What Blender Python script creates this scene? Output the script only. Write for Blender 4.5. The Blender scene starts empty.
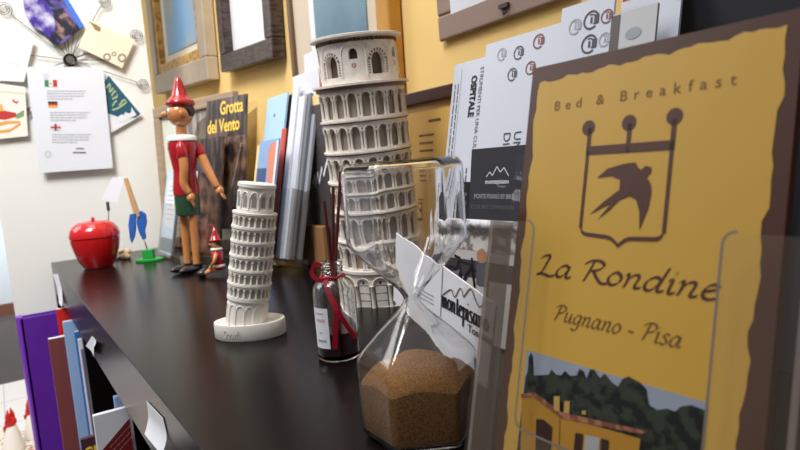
import bpy, bmesh, math, random
from math import sin, cos, pi, radians as rad, hypot, atan2
from mathutils import Vector, Matrix, Euler
random.seed(7)
scn = bpy.context.scene
COL = scn.collection

# ------------------------------------------------------------------ camera
CAM = Vector((0, 0, .15)); FPX = 600.0
_a, _p, _r = rad(33.7), rad(6.2), rad(4.5)
_fh = Vector((-cos(_a), sin(_a), 0)); _up = Vector((0, 0, 1)); _rt = _fh.cross(_up)
FWD = _fh * cos(_p) - _up * sin(_p); _U = _fh * sin(_p) + _up * cos(_p)
CR = _rt * cos(_r) - _U * sin(_r); CU = _rt * sin(_r) + _U * cos(_r)
SR = Vector((.555, .832, 0))            # horizontal direction "to the right" as the visitor stands
SF = Vector((-.832, .555, 0))           # horizontal direction "away"
def ray(x, y): return FWD + CR * ((x - 400) / FPX) + CU * ((225 - y) / FPX)
def hit(x, y, n, d):                    # where the sight line meets the plane n.p = d
    n = Vector(n); v = ray(x, y); return CAM + v * ((d - n.dot(CAM)) / n.dot(v))
def at(x, y, z=0.0): return hit(x, y, (0, 0, 1), z)
def aty(x, y, v): return hit(x, y, (0, 1, 0), v)
def atx(x, y, v): return hit(x, y, (1, 0, 0), v)
cd = bpy.data.cameras.new('camera'); cam = bpy.data.objects.new('camera', cd); COL.objects.link(cam)
cd.sensor_width = 36; cd.lens = 27; cd.clip_start = .02; cd.clip_end = 60
cam.matrix_world = Matrix.Translation(CAM) @ Matrix((CR, CU, -FWD)).transposed().to_4x4()
cd.dof.use_dof = True; cd.dof.focus_distance = .45; cd.dof.aperture_fstop = 14
scn.camera = cam
scn.cycles.transparent_max_bounces = 32

# ------------------------------------------------------------------ materials
MATS = {}
def mat(name, col, rough=.5, metal=0, noise=0, scale=40, bump=0, spec=.5, coat=0, trans=0, ior=1.45, sub=0, stretch=None):
    if name in MATS: return MATS[name]
    m = bpy.data.materials.new(name); m.use_nodes = True; nt = m.node_tree; b = nt.nodes['Principled BSDF']
    b.inputs['Base Color'].default_value = (*col, 1); b.inputs['Roughness'].default_value = rough
    b.inputs['Metallic'].default_value = metal; b.inputs['Specular IOR Level'].default_value = spec
    b.inputs['Coat Weight'].default_value = coat; b.inputs['Coat Roughness'].default_value = .08
    b.inputs['Transmission Weight'].default_value = trans; b.inputs['IOR'].default_value = ior
    if noise or bump:
        tc = nt.nodes.new('ShaderNodeTexCoord'); nz = nt.nodes.new('ShaderNodeTexNoise')
        nz.inputs['Scale'].default_value = scale; nz.inputs['Detail'].default_value = 4
        if stretch:
            mp = nt.nodes.new('ShaderNodeMapping'); mp.inputs['Scale'].default_value = stretch
            nt.links.new(tc.outputs['Object'], mp.inputs['Vector']); nt.links.new(mp.outputs['Vector'], nz.inputs['Vector'])
        else: nt.links.new(tc.outputs['Object'], nz.inputs['Vector'])
        if noise:
            rp = nt.nodes.new('ShaderNodeValToRGB')
            rp.color_ramp.elements[0].position = .3; rp.color_ramp.elements[1].position = .7
            rp.color_ramp.elements[0].color = (*[c * (1 - noise) for c in col], 1)
            rp.color_ramp.elements[1].color = (*[min(1, c * (1 + noise)) for c in col], 1)
            nt.links.new(nz.outputs['Fac'], rp.inputs['Fac']); nt.links.new(rp.outputs['Color'], b.inputs['Base Color'])
        if bump:
            bp = nt.nodes.new('ShaderNodeBump'); bp.inputs['Strength'].default_value = bump; bp.inputs['Distance'].default_value = .002
            nt.links.new(nz.outputs['Fac'], bp.inputs['Height']); nt.links.new(bp.outputs['Normal'], b.inputs['Normal'])
    MATS[name] = m; return m
def srgb(r, g, b):
    f = lambda c: (c / 255 / 12.92) if c <= 10 else ((c / 255 + .055) / 1.055) ** 2.4
    return (f(r), f(g), f(b))
def two_tone(name, c0, c1, scale, rough=.5, stretch=None, lo=.45, hi=.55, detail=4, voronoi=False):
    m = bpy.data.materials.new(name); m.use_nodes = True; nt = m.node_tree; b = nt.nodes['Principled BSDF']
    tc = nt.nodes.new('ShaderNodeTexCoord'); mp = nt.nodes.new('ShaderNodeMapping')
    if stretch: mp.inputs['Scale'].default_value = stretch
    t = nt.nodes.new('ShaderNodeTexVoronoi' if voronoi else 'ShaderNodeTexNoise'); t.inputs['Scale'].default_value = scale
    if not voronoi: t.inputs['Detail'].default_value = detail
    rp = nt.nodes.new('ShaderNodeValToRGB'); rp.color_ramp.elements[0].position = lo; rp.color_ramp.elements[1].position = hi
    rp.color_ramp.elements[0].color = (*c0, 1); rp.color_ramp.elements[1].color = (*c1, 1)
    nt.links.new(tc.outputs['Object'], mp.inputs['Vector']); nt.links.new(mp.outputs['Vector'], t.inputs['Vector'])
    nt.links.new(t.outputs['Distance' if voronoi else 'Fac'], rp.inputs['Fac']); nt.links.new(rp.outputs['Color'], b.inputs['Base Color'])
    b.inputs['Roughness'].default_value = rough
    MATS[name] = m; return m
def clear_sheet(name, tint, gloss=.06):
    m = bpy.data.materials.new(name); m.use_nodes = True; nt = m.node_tree
    nt.nodes.remove(nt.nodes['Principled BSDF']); out = nt.nodes['Material Output']
    tr = nt.nodes.new('ShaderNodeBsdfTransparent'); tr.inputs['Color'].default_value = (*tint, 1)
    gl = nt.nodes.new('ShaderNodeBsdfGlossy'); gl.inputs['Roughness'].default_value = .04
    fr = nt.nodes.new('ShaderNodeFresnel'); fr.inputs['IOR'].default_value = 1.49
    mx = nt.nodes.new('ShaderNodeMixShader')
    ge = nt.nodes.new('ShaderNodeNewGeometry'); iv = nt.nodes.new('ShaderNodeMath'); iv.operation = 'SUBTRACT'; iv.inputs[0].default_value = 1
    ml = nt.nodes.new('ShaderNodeMath'); ml.operation = 'MULTIPLY'
    nt.links.new(ge.outputs['Backfacing'], iv.inputs[1]); nt.links.new(iv.outputs[0], ml.inputs[0]); nt.links.new(fr.outputs['Fac'], ml.inputs[1])
    nt.links.new(ml.outputs[0], mx.inputs['Fac']); nt.links.new(tr.outputs['BSDF'], mx.inputs[1]); nt.links.new(gl.outputs['BSDF'], mx.inputs[2])
    nt.links.new(mx.outputs['Shader'], out.inputs['Surface'])
    MATS[name] = m; return m

def frosted(name, col, fac, rough=.35):
    m = bpy.data.materials.new(name); m.use_nodes = True; nt = m.node_tree; pb = nt.nodes['Principled BSDF']; out = nt.nodes['Material Output']
    pb.inputs['Base Color'].default_value = (*col, 1); pb.inputs['Roughness'].default_value = rough
    tr = nt.nodes.new('ShaderNodeBsdfTransparent'); mx = nt.nodes.new('ShaderNodeMixShader'); mx.inputs['Fac'].default_value = fac
    nt.links.new(tr.outputs['BSDF'], mx.inputs[1]); nt.links.new(pb.outputs['BSDF'], mx.inputs[2]); nt.links.new(mx.outputs['Shader'], out.inputs['Surface'])
    MATS[name] = m; return m
M_wall = mat('yellow_plaster', srgb(240, 204, 130), .85, noise=.06, scale=6, bump=.15)
M_white = mat('white_paint', srgb(232, 230, 224), .6, noise=.015, scale=3)
M_shelf = mat('wenge_laminate', srgb(17, 12, 11), .25, noise=.18, scale=30, stretch=(2, 22, 22), spec=.2)
M_shelf_in = mat('dark_laminate', srgb(30, 24, 24), .5)
M_paper = mat('white_paper', srgb(226, 226, 230), .6, noise=.02, scale=30)
M_cool = mat('cool_white_paper', srgb(208, 211, 222), .55)
M_ink = mat('black_ink', srgb(38, 36, 40), .6)
M_grey = mat('grey_ink', srgb(92, 92, 98), .6)
M_pale = mat('pale_grey_ink', srgb(170, 172, 178), .6)
M_red = mat('red_ink', srgb(190, 50, 50), .6)
M_green = mat('green_ink', srgb(60, 130, 80), .6)
M_glass = mat('clear_glass', (1, 1, 1), 0, trans=1, ior=1.47)
M_acr = clear_sheet('clear_acrylic', (.955, .955, .95))
M_acr_edge = clear_sheet('acrylic_edge', (.70, .67, .65))
M_wood_tan = mat('light_wood', srgb(196, 150, 100), .45, noise=.12, scale=25, stretch=(8, 8, 1), coat=.3)

# ------------------------------------------------------------------ mesh helpers
class B:
    def __init__(s): s.bm = bmesh.new()
    def face(s, pts):
        vs = [s.bm.verts.new(p) for p in pts]
        return s.bm.faces.new(vs)
    def box(s, c, d, m=None):
        c = Vector(c); h = Vector(d) / 2; m = m or Matrix()
        v = [s.bm.verts.new(m @ (c + Vector((sx * h.x, sy * h.y, sz * h.z)))) for sx in (-1, 1) for sy in (-1, 1) for sz in (-1, 1)]
        for f in ((0, 1, 3, 2), (4, 6, 7, 5), (0, 4, 5, 1), (2, 3, 7, 6), (0, 2, 6, 4), (1, 5, 7, 3)): s.bm.faces.new([v[i] for i in f])
    def span(s, lo, hi, m=None):
        lo, hi = Vector(lo), Vector(hi); s.box((lo + hi) / 2, hi - lo, m)
    def loft(s, rings, cap0=True, cap1=True, closed=True):
        R = [[s.bm.verts.new(p) for p in r] for r in rings]; n = len(R[0])
        for a, b in zip(R, R[1:]):
            for i in range(n if closed else n - 1):
                j = (i + 1) % n; s.bm.faces.new((a[i], a[j], b[j], b[i]))
        if cap0: s.bm.faces.new(R[0][::-1])
        if cap1: s.bm.faces.new(R[-1])
    def lathe(s, prof, n=32, m=None, cap0=True, cap1=True):
        m = m or Matrix()
        s.loft([[m @ Vector((max(r, 1e-5) * cos(2 * pi * k / n), max(r, 1e-5) * sin(2 * pi * k / n), z)) for k in range(n)] for r, z in prof], cap0, cap1)
    def tube(s, pts, r, n=8, m=None):
        pts = [Vector(p) for p in pts]; m = m or Matrix(); rings = []
        prev = None
        for i, p in enumerate(pts):
            t = (pts[min(i + 1, len(pts) - 1)] - pts[max(i - 1, 0)]).normalized()
            if prev is None: u = t.orthogonal().normalized()
            else: u = (prev - t * prev.dot(t)).normalized()
            prev = u; v = t.cross(u); q = r[i] if isinstance(r, (list, tuple)) else r
            rings.append([m @ (p + (u * cos(2 * pi * k / n) + v * sin(2 * pi * k / n)) * q) for k in range(n)])
        s.loft(rings)
    def ball(s, c, r, sc=(1, 1, 1), n=20, m=None):
        c = Vector(c); m = m or Matrix()
        s.loft([[m @ (c + Vector((r * sc[0] * sin(t) * cos(2 * pi * k / n), r * sc[1] * sin(t) * sin(2 * pi * k / n), -r * sc[2] * cos(t)))) for k in range(n)]
                for t in [max(.02, pi * j / (n // 2)) if j < n // 2 else pi - .02 for j in range(n // 2 + 1)]])
    def slab(s, poly, d, f):            # outline poly (2D) given depth d through f(x, y2, z) -> point
        a = [s.bm.verts.new(f(x, 0, z)) for x, z in poly]; b = [s.bm.verts.new(f(x, d, z)) for x, z in poly]
        n = len(poly); s.bm.faces.new(a); s.bm.faces.new(b[::-1])
        for i in range(n): s.bm.faces.new((a[i], b[i], b[(i + 1) % n], a[(i + 1) % n]))
    def flat(s, poly, y=0.0): s.face([(x, y, z) for x, z in poly])
def link(o, parent=None):
    COL.objects.link(o)
    if parent: o.parent = parent
    return o
def obj(name, b, m, parent=None, loc=None, smooth=False, bevel=0, auto=None):
    bm = b.bm; bmesh.ops.recalc_face_normals(bm, faces=bm.faces)
    me = bpy.data.meshes.new(name); bm.to_mesh(me); bm.free()
    me.materials.append(m)
    if smooth:
        for p in me.polygons: p.use_smooth = True
        if auto: me.set_sharp_from_angle(angle=rad(auto))
    o = link(bpy.data.objects.new(name, me), parent)
    if loc is not None: o.location = loc
    if bevel:
        md = o.modifiers.new('bevel', 'BEVEL'); md.width = bevel; md.segments = 3; md.limit_method = 'ANGLE'
    return o
def tag(o, label, cat, group=None, kind=None):
    if label: o['label'] = label
    if cat: o['category'] = cat
    if group: o['group'] = group
    if kind: o['kind'] = kind
    return o
def thing(name, label, cat, loc=(0, 0, 0), rot=(0, 0, 0), group=None):
    o = link(bpy.data.objects.new(name, None)); o.location = loc; o.rotation_euler = rot; o.empty_display_size = .02
    return tag(o, label, cat, group)
def struct(name, b, m):
    o = obj(name, b, m); o['kind'] = 'structure'; return o
def text_b(s, size, f, bold=0, spacing=1, xs=1, align='LEFT', shear=0):
    cu = bpy.data.curves.new('t', 'FONT'); cu.body = s; cu.size = size; cu.offset = bold; cu.space_character = spacing
    cu.align_x = align; cu.resolution_u = 3; cu.shear = shear
    o = bpy.data.objects.new('t', cu); COL.objects.link(o)
    me = bpy.data.meshes.new_from_object(o.evaluated_get(bpy.context.evaluated_depsgraph_get()))
    b = B(); b.bm.from_mesh(me)
    for v in b.bm.verts: v.co = f(v.co.x * xs, v.co.y)
    bpy.data.objects.remove(o); bpy.data.curves.remove(cu); bpy.data.meshes.remove(me)
    return b
def rr(x0, z0, x1, z1, r, corners='1111', n=6):       # rounded rectangle; corners BL BR TR TL
    P = []
    for k, (cx, cz, a) in enumerate(((x0 + r, z0 + r, pi), (x1 - r, z0 + r, 1.5 * pi), (x1 - r, z1 - r, 0), (x0 + r, z1 - r, .5 * pi))):
        if corners[k] == '1': P += [(cx + r * cos(a + pi / 2 * i / n), cz + r * sin(a + pi / 2 * i / n)) for i in range(n + 1)]
        else: P.append(((x0, z0), (x1, z0), (x1, z1), (x0, z1))[k])
    return P
def ring2(b, cx, cz, r0, r1, y, n=20, a0=0, a1=2 * pi, sx=1):
    for k in range(n):
        t, u = a0 + (a1 - a0) * k / n, a0 + (a1 - a0) * (k + 1) / n
        b.flat([(cx + sx * r0 * cos(t), cz + r0 * sin(t)), (cx + sx * r1 * cos(t), cz + r1 * sin(t)), (cx + sx * r1 * cos(u), cz + r1 * sin(u)), (cx + sx * r0 * cos(u), cz + r0 * sin(u))], y)
def disc2(b, cx, cz, r, y, n=16, sx=1): b.flat([(cx + sx * r * cos(2 * pi * k / n), cz + r * sin(2 * pi * k / n)) for k in range(n)], y)
def bars(b, x0, z0, x1, n, gap, h, y, rag=.3, vertical=False):   # rows of fine print
    for k in range(n):
        L = (x1 - x0) * (1 - rag * random.random()); z = z0 - k * gap; x = x0
        while x < x0 + L:
            w = min(random.uniform(.03, .11) * (x1 - x0), x0 + L - x)
            q = [(x, z), (x + w, z), (x + w, z + h), (x, z + h)]
            b.flat([(c[1], c[0]) for c in q] if vertical else q, y); x += w + .02 * (x1 - x0)

def spline(pts, n=8):
    if len(pts) < 3: return [tuple(p) for p in pts]
    P = [pts[0]] + list(pts) + [pts[-1]]; out = []
    for i in range(1, len(P) - 2):
        p0, p1, p2, p3 = P[i - 1:i + 3]
        for k in range(n):
            t = k / n
            out.append(tuple(.5 * (2 * p1[j] + (p2[j] - p0[j]) * t + (2 * p0[j] - 5 * p1[j] + 4 * p2[j] - p3[j]) * t * t + (3 * p1[j] - p0[j] - 3 * p2[j] + p3[j]) * t ** 3) for j in range(len(p1))))
    out.append(tuple(P[-2])); return out
_bowl = [(.62, .82), (.4, 1), (.14, .75), (.05, .32), (.2, .02), (.45, .22), (.62, .78)]
GL = {
 'L': ([[(-.02, 1.3), (.15, 1.58), (.42, 1.6), (.36, 1), (.24, .25), (.02, 0)], [(.02, .03), (.35, .1), (.72, -.02), (1, .14)]], 1.0),
 'a': ([_bowl, [(.64, .95), (.58, .35), (.63, .04), (.84, .14)]], .9),
 'R': ([[(.32, 1.55), (.24, .8), (.12, 0)], [(-.08, 1.3), (.2, 1.6), (.62, 1.62), (.84, 1.33), (.66, 1), (.32, .84)], [(.42, .86), (.66, .4), (.95, .03), (1.22, .06)]], 1.15),
 'P': ([[(.32, 1.55), (.24, .8), (.12, 0)], [(-.08, 1.3), (.2, 1.6), (.62, 1.62), (.84, 1.33), (.66, .95), (.32, .8)]], .92),
 'o': ([[(.36, 1), (.12, .75), (.07, .32), (.28, .02), (.55, .25), (.6, .7), (.36, 1)]], .76),
 'n': ([[(0, .85), (.12, .98), (.14, .6), (.08, 0)], [(.12, .5), (.3, .88), (.5, .98), (.57, .75), (.5, .2), (.57, .03), (.76, .14)]], .84),
 'm': ([[(0, .85), (.12, .98), (.14, .6), (.08, 0)], [(.12, .5), (.28, .88), (.45, .98), (.5, .7), (.45, 0)], [(.48, .5), (.66, .88), (.84, .98), (.9, .7), (.84, .15), (.92, .03), (1.06, .12)]], 1.14),
 'd': ([_bowl, [(.76, 1.7), (.64, .8), (.58, .2), (.64, .03), (.84, .14)]], .9),
 'i': ([[(0, .85), (.14, .97), (.12, .4), (.14, .06), (.24, .03), (.36, .14)], [(.17, 1.36), (.22, 1.44)]], .42),
 'e': ([[(.08, .5), (.45, .68), (.5, .9), (.32, 1), (.1, .7), (.08, .25), (.28, .02), (.58, .17)]], .66),
 'u': ([[(0, .85), (.12, .97), (.12, .5), (.13, .15), (.26, .02), (.46, .25), (.58, .8)], [(.6, .97), (.56, .3), (.61, .03), (.8, .14)]], .86),
 'g': ([_bowl, [(.64, .95), (.58, .2), (.5, -.45), (.25, -.62), (0, -.45)]], .82),
 's': ([[(.5, .88), (.3, 1), (.12, .78), (.32, .52), (.45, .25), (.25, 0), (.02, .12)]], .62),
 't': ([[(.25, 1.4), (.2, .8), (.18, .15), (.28, .02), (.45, .12)], [(.02, .95), (.25, .95), (.48, .98)]], .5),
 'p': ([[(0, .85), (.14, .98), (.12, .3), (.08, -.65)], [(.13, .6), (.32, .95), (.55, .9), (.62, .5), (.45, .05), (.15, .08)]], .76),
 'S': ([[(.7, 1.4), (.45, 1.6), (.15, 1.35), (.4, .85), (.65, .45), (.35, 0), (0, .2)]], .85),
 '-': ([[(.02, .5), (.42, .5)]], .6), ' ': ([], .5)}
def script_b(b, s, x0, z0, x1, xh, y, nib=.16, ang=38, shear=.22, thin=.05):   # broad-nib handwriting fitted between x0 and x1
    tot = sum(GL[c][1] for c in s); k = (x1 - x0) / tot; x = x0
    n = Vector((cos(rad(ang)), sin(rad(ang)))) * nib * xh * .5
    for c in s:
        for st in GL[c][0]:
            P = [Vector((x + k * p[0] + shear * p[1] * xh, z0 + p[1] * xh)) for p in spline(st, 6)]
            for p, q in zip(P, P[1:]):
                if (q - p).length < 1e-9: continue
                t = (q - p).normalized(); o = Vector((-t.y, t.x)) * thin * xh
                m = n if n.dot(o) > 0 else -n
                m = m + o
                b.flat([tuple(p + m), tuple(q + m), tuple(q - m), tuple(p - m)], y)
        x += k * GL[c][1]

# ------------------------------------------------------------------ the setting
WY = .44
b = B(); b.span((-5.8, WY, -.85), (1.6, WY + .12, 2.2)); struct('wall_back', b, M_wall)
b = B(); b.span((-1.46, .005, -.85), (-1.40, .312, 1.5)); struct('wall_left', b, M_white)
b = B(); b.span((-5.92, -4, -.85), (-5.8, WY + .12, 2.2)); struct('wall_far', b, mat('far_wall_paint', srgb(205, 215, 228), .8))
b = B(); b.span((-5.8, -4, -.95), (1.6, WY, -.85)); struct('floor', b, mat('terrazzo_floor', srgb(92, 82, 82), .6, noise=.1, scale=25))
b = B(); b.span((-5.8, -4, -.85), (-5.78, WY, -.76)); struct('baseboard_far', b, mat('baseboard_wood', srgb(120, 78, 62), .5))

# ------------------------------------------------------------------ bookcase
X0, X1, Y0 = -1.385, .16, .077
bc = thing('bookcase', 'dark wenge bookcase along the yellow wall, its top crowded with souvenirs', 'bookcase', (X0, Y0, -.85))
def L(p): return Vector(p) - Vector((X0, Y0, -.85))
def bcpart(name, spans, m=M_shelf, bevel=.0012):
    b = B()
    for lo, hi in spans: b.span(L(lo), L(hi))
    return obj(name, b, m, bc, bevel=bevel)
YB = .412
b = B(); b.slab([(Y0, 0), (Y0, -.062), (Y0 + .02, -.062), (Y0 + .02, -.03), (YB, -.03), (YB, 0)], X1 - X0, lambda y, d, z: L((X0 + d, y, z))); obj('top_board', b, M_shelf, bc, bevel=.0007)
DIV = (X0, -1.0, -.62, -.24, X1 - .02)
for i, x in enumerate(DIV):
    bcpart('side_panel' if i in (0, 4) else 'divider', [((x, Y0 + (.004 if i not in (0, 4) else 0), -.85), (x + .02, YB - .012, -.062)), ((x, Y0 + .02, -.062), (x + .02, YB - .012, -.03))])
for i in range(4):
    bcpart('shelf', [((DIV[i] + .02, Y0 + .01, -.44), (DIV[i + 1], YB - .012, -.42))], M_shelf_in)
    bcpart('shelf', [((DIV[i] + .02, Y0 + .01, -.83), (DIV[i + 1], YB - .012, -.81))], M_shelf_in)
bcpart('back_board', [((X0, YB - .012, -.85), (X1, YB - .002, -.03))], M_shelf_in)
def curl_label(px, label):        # paper label stuck on the rail, its lower end peeled
    P = [hit(x, y, (0, 1, 0), Y0 - .0006) for x, y in px]
    b = B(); n = 8; r0, r1 = [], []
    for k in range(n + 1):
        t = k / n; out = Vector((0, -.007 * max(0, t - .45) ** 1.6 * 2.2, 0))
        w = 1 + .25 * sin(t * 5)
        r0.append(L(P[0].lerp(P[3], t) + out * w)); r1.append(L(P[1].lerp(P[2], t) + out))
    b.loft([[r0[k], r1[k], r1[k] + Vector((0, -.0003, 0)), r0[k] + Vector((0, -.0003, 0))] for k in range(n + 1)])
    o = obj('paper_label', b, M_paper, bc, smooth=True, auto=40); o['label'] = label
curl_label([(53, 274), (58, 274), (66, 306), (62, 303)], 'white paper label curling off the rail at the far end')
curl_label([(86, 346), (92, 336), (100, 345), (98, 356)], 'crumpled white paper label above the second compartment')
curl_label([(147, 401), (163, 418), (171, 452), (151, 432)], 'white paper label above the third compartment')

# things in and before the compartments
def upright(name, label, cat, x, y0, y1, ztop, zbot, th, m, group=None, tilt=0, edge=None):
    o = thing(name, label, cat, (x, y0, zbot), (0, 0, 0), group)
    H = ztop - zbot
    b = B(); b.span((-th, 0, 0), (0, y1 - y0, H)); obj('cover', b, m, o, bevel=min(.0008, th * .3))
    if edge:
        b = B(); b.span((-th * .85, .001, H), (-th * .15, y1 - y0 - .001, H + .0006)); obj('page_edges', b, edge, o)
    return o
GB = 'booklets filed in the second-last compartment'
o = thing('ring_binder', 'tall purple binder sticking out of the far end of the bookcase', 'binder', (-1.33, .004, -.42))
b = B(); b.span((-.032, .006, 0), (-.028, .30, .328)); b.span((-.004, .006, 0), (0, .30, .328)); obj('cover', b, mat('purple_vinyl', srgb(92, 38, 150), .35, noise=.05, scale=30), o, bevel=.001)
b = B(); b.slab([(-.016 + .016 * cos(t), .008 + .008 * sin(t)) for t in [pi + pi * k / 12 for k in range(13)]] + [(0, .011), (-.032, .011)], .330, lambda x, d, z: (x, z, d)); obj('spine', b, mat('light_purple_vinyl', srgb(120, 55, 175), .35), o)
upright('booklet', 'maroon booklet standing in front of the purple binder', 'booklet', -1.15, .044, .25, -.1027, -.42, .012, mat('maroon_card', srgb(122, 62, 62), .5), GB, edge=M_paper)
upright('booklet', 'bright red booklet peeping above the maroon one', 'booklet', -1.20, .064, .27, -.0635, -.42, .006, mat('red_card', srgb(205, 40, 30), .45), GB, edge=M_paper)
lb = upright('booklet', 'pale blue booklet with a town picture, right of the maroon one', 'booklet', -1.11, .066, .26, -.070, -.42, .005, mat('pale_blue_card', srgb(150, 178, 215), .5), GB, edge=M_paper)
b = B()
b.face([(.0004, .001, .14), (.0004, .022, .14), (.0004, .022, .06), (.0004, .001, .06)])
obj('town_picture', b, two_tone('town_print', srgb(85, 90, 105), srgb(190, 200, 215), 220, .5, (1, 1, .6)), lb)
upright('booklet', 'mid blue booklet between the pale blue and white ones', 'booklet', -1.075, .078, .27, -.0825, -.42, .005, mat('blue_card', srgb(60, 105, 175), .45), GB, edge=M_paper)
upright('booklet', 'thin white booklet next to the black gap', 'booklet', -1.045, .079, .27, -.088, -.42, .004, M_paper, GB)
upright('booklet', 'greyish lilac booklet against the first divider', 'booklet', -1.022, .080, .27, -.1, -.42, .006, mat('lilac_card', srgb(110, 100, 125), .5), GB)
wb = upright('booklet', 'white booklet with a dark red diamond on its cover', 'booklet', -.70, .057, .25, -.0945, -.42, .006, M_paper, 'booklets in the middle compartment')
b = B(); b.face([(.0004, .003, .285), (.0004, .034, .312), (.0004, .060, .29), (.0004, .060, .25), (.0004, .034, .25)]); obj('diamond_print', b, mat('dark_red_ink', srgb(120, 28, 30), .5), wb)
b = B()
for k in range(3):
    for j in range(5): b.face([(.0007, .012 + .005 * j + .002 * k, .287 + .004 * j - .005 * k), (.0007, .016 + .005 * j + .002 * k, .2905 + .004 * j - .005 * k), (.0007, .016 + .005 * j + .002 * k, .2896 + .004 * j - .005 * k), (.0007, .012 + .005 * j + .002 * k, .2861 + .004 * j - .005 * k)])
obj('fine_print', b, mat('pink_ink', srgb(205, 150, 150), .6), wb)
upright('booklet', 'pale blue booklet right behind the white diamond one', 'booklet', -.735, .083, .26, -.0915, -.42, .006, MATS['pale_blue_card'], 'booklets in the middle compartment')
sb = upright('booklet', 'dark maroon booklet with big yellow letters, low behind the white one', 'booklet', -.78, .0475, .25, -.1465, -.42, .006, mat('dark_maroon_card', srgb(70, 35, 42), .5), 'booklets in the middle compartment')
b = text_b('SI', .019, lambda x, y: Vector((.0005, .003 + x, .249 + y)), bold=.0006); obj('lettering', b, mat('yellow_ink', srgb(240, 200, 70), .5), sb)

# ------------------------------------------------------------------ low white table with two figurines, far left
tb = thing('low_table', 'low white tiled table on the floor beyond the purple binder', 'table', (-1.83, -.25, -.85))
b = B(); b.span((-.40, -.4, .385), (.40, .4, .40)); obj('tabletop', b, mat('white_tile', srgb(225, 222, 222), .3), tb, bevel=.003)
b = B()
for k in range(1, 4): b.span((-.40 + .2 * k - .001, -.395, .4), (-.40 + .2 * k + .001, .395, .4003))
for k in range(1, 4): b.span((-.395, -.4 + .2 * k - .001, .4), (.395, -.4 + .2 * k + .001, .4003))
obj('tile_joints', b, M_pale, tb)
for sx in (-1, 1):
    for sy in (-1, 1):
        b = B(); b.span((sx * .37 - .02, sy * .37 - .02, 0), (sx * .37 + .02, sy * .37 + .02, .385)); obj('leg', b, M_white, tb)
b = B(); c = at(6, 452, -.4495)
b.loft([[(c.x + .16 * cos(2 * pi * k / 24) * (1 + .05 * (k % 2)), c.y - .05 + .12 * sin(2 * pi * k / 24), z) for k in range(24)] for z in (-.4496, -.4486)])
tag(obj('table_mat', b, two_tone('floral_cloth', srgb(170, 60, 50), srgb(222, 216, 205), 90, .8, lo=.38, hi=.47)), 'small floral cloth mat on the low white table', 'mat')
def figurine(px, py, h, label):
    p = at(px, py, -.4485)
    o = thing('figurine', label, 'figurine', p, (0, 0, rad(-30)), 'red and white figurines')
    b = B(); b.lathe([(.021, 0), (.022, .004), (.019, .02), (.014, .045), (.009, .062), (.003, .066)], 24); obj('body', b, mat('white_ceramic', srgb(232, 226, 215), .3), o, smooth=True)
    R = mat('red_ceramic', srgb(200, 30, 28), .35)
    b = B(); b.ball((0, 0, .068), .013, (1.1, .9, .9)); b.tube([(-.002, 0, .05), (-.006, -.006, .055), (-.004, -.01, .048)], [.004, .004, .001]); 
    b.tube([(0.004, -.003, .064), (.006, -.012, .056), (.006, -.013, .048)], [.006, .004, .001])
    obj('head', b, R, o, smooth=True)
    for s in (-1, 1):
        b = B(); b.tube([(s * .007, 0, .07), (s * .009, 0, .085), (s * .006, 0, .1)], [.007, .005, .0008]); obj('cap_point', b, R, o, smooth=True)
figurine(15, 450, .1, 'white cone figurine with red two-pointed cap, left of the pair')
figurine(35, 437, .1, 'white cone figurine with red cap half hidden by the purple binder')

# ------------------------------------------------------------------ photo star and cards on the white wall
XP = -1.40
hub = atx(70, 60, XP + .008)
st = thing('wire_photo_holder', 'black wire star photo holder with spiral ends on the white wall', 'photo holder', (XP, hub.y, hub.z))
b = B(); RX = Matrix.Rotation(pi / 2, 4, 'Y'); b.lathe([(.009, 0), (.0125, .001), (.0125, .012), (.0105, .014), (.008, .012)], 24, RX); obj('hub', b, mat('black_metal', srgb(40, 36, 36), .35, metal=.6), st, smooth=True, auto=40)
b = B(); b.lathe([(.0078, .006), (.0078, .0125)], 20, RX); obj('hub_cap', b, mat('grey_metal', srgb(120, 116, 112), .4, metal=.7), st)
def spoke(px, py, curl, turn=1):
    e = atx(px, py, XP + .006) - Vector((XP, hub.y, hub.z)); d = Vector((0, e.y, e.z)); L_ = d.length; d.normalize(); nrm = Vector((0, -d.z, d.y)) * turn
    P = [Vector((.006, 0, 0)) + d * t * (L_ - curl) + d * .014 * (1 - t) for t in (0, .5, 1)]
    if curl > 0:
        c = Vector((.006, 0, 0)) + d * L_
        for k in range(61):
            t = k / 60; r = curl * (1 - .66 * t); a = -4.6 * pi * t
            P.append(c + (-d * cos(a) + nrm * sin(a)) * r)
    b = B(); b.tube(P, .0007, 6); obj('spoke', b, MATS['black_metal'], st, smooth=True)
for q in ((4, 9, .0135, 1), (104, 1, .013, 1), (137, 36, .0135, -1), (143, 84, .0125, 1), (27, 112, .008, 1), (107, 124, .006, -1), (22, 54, 0), (86, 53, 0), (54, 66, 0), (88, 64, 0), (62, 36, 0), (67, 34, 0), (74, 34, 0), (79, 38, 0), (110, 60, 0), (50, 34, 0)): spoke(*q)
def wall_card(name, label, px, m, lift, cat='card', group='cards on the wire photo holder'):
    P = [atx(x, y, XP + lift) for x, y in px]; c = sum(P, Vector()) / len(P)
    o = thing(name, label, cat, (XP + lift, c.y, c.z), (0, 0, 0), group)
    b = B(); b.slab([(p.y - c.y, p.z - c.z) for p in P], .0008, lambda x, d, z: (-d, x, z)); obj('sheet', b, m, o)
    def loc(x, y): q = atx(x, y, XP + lift); return (q.y - c.y, q.z - c.z)
    return o, loc
def wprint(o, loc, name, polys, m, e=.0003):
    b = B()
    for poly in polys: b.face([(e, *loc(x, y)) for x, y in poly])
    return obj(name, b, m, o)
o, loc = wall_card('letter', 'blank white sheet at the far left of the wire photo holder', [(-12, 80), (-12, 12), (9, 28), (34, 40), (24, 82)], M_paper, .010)
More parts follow.
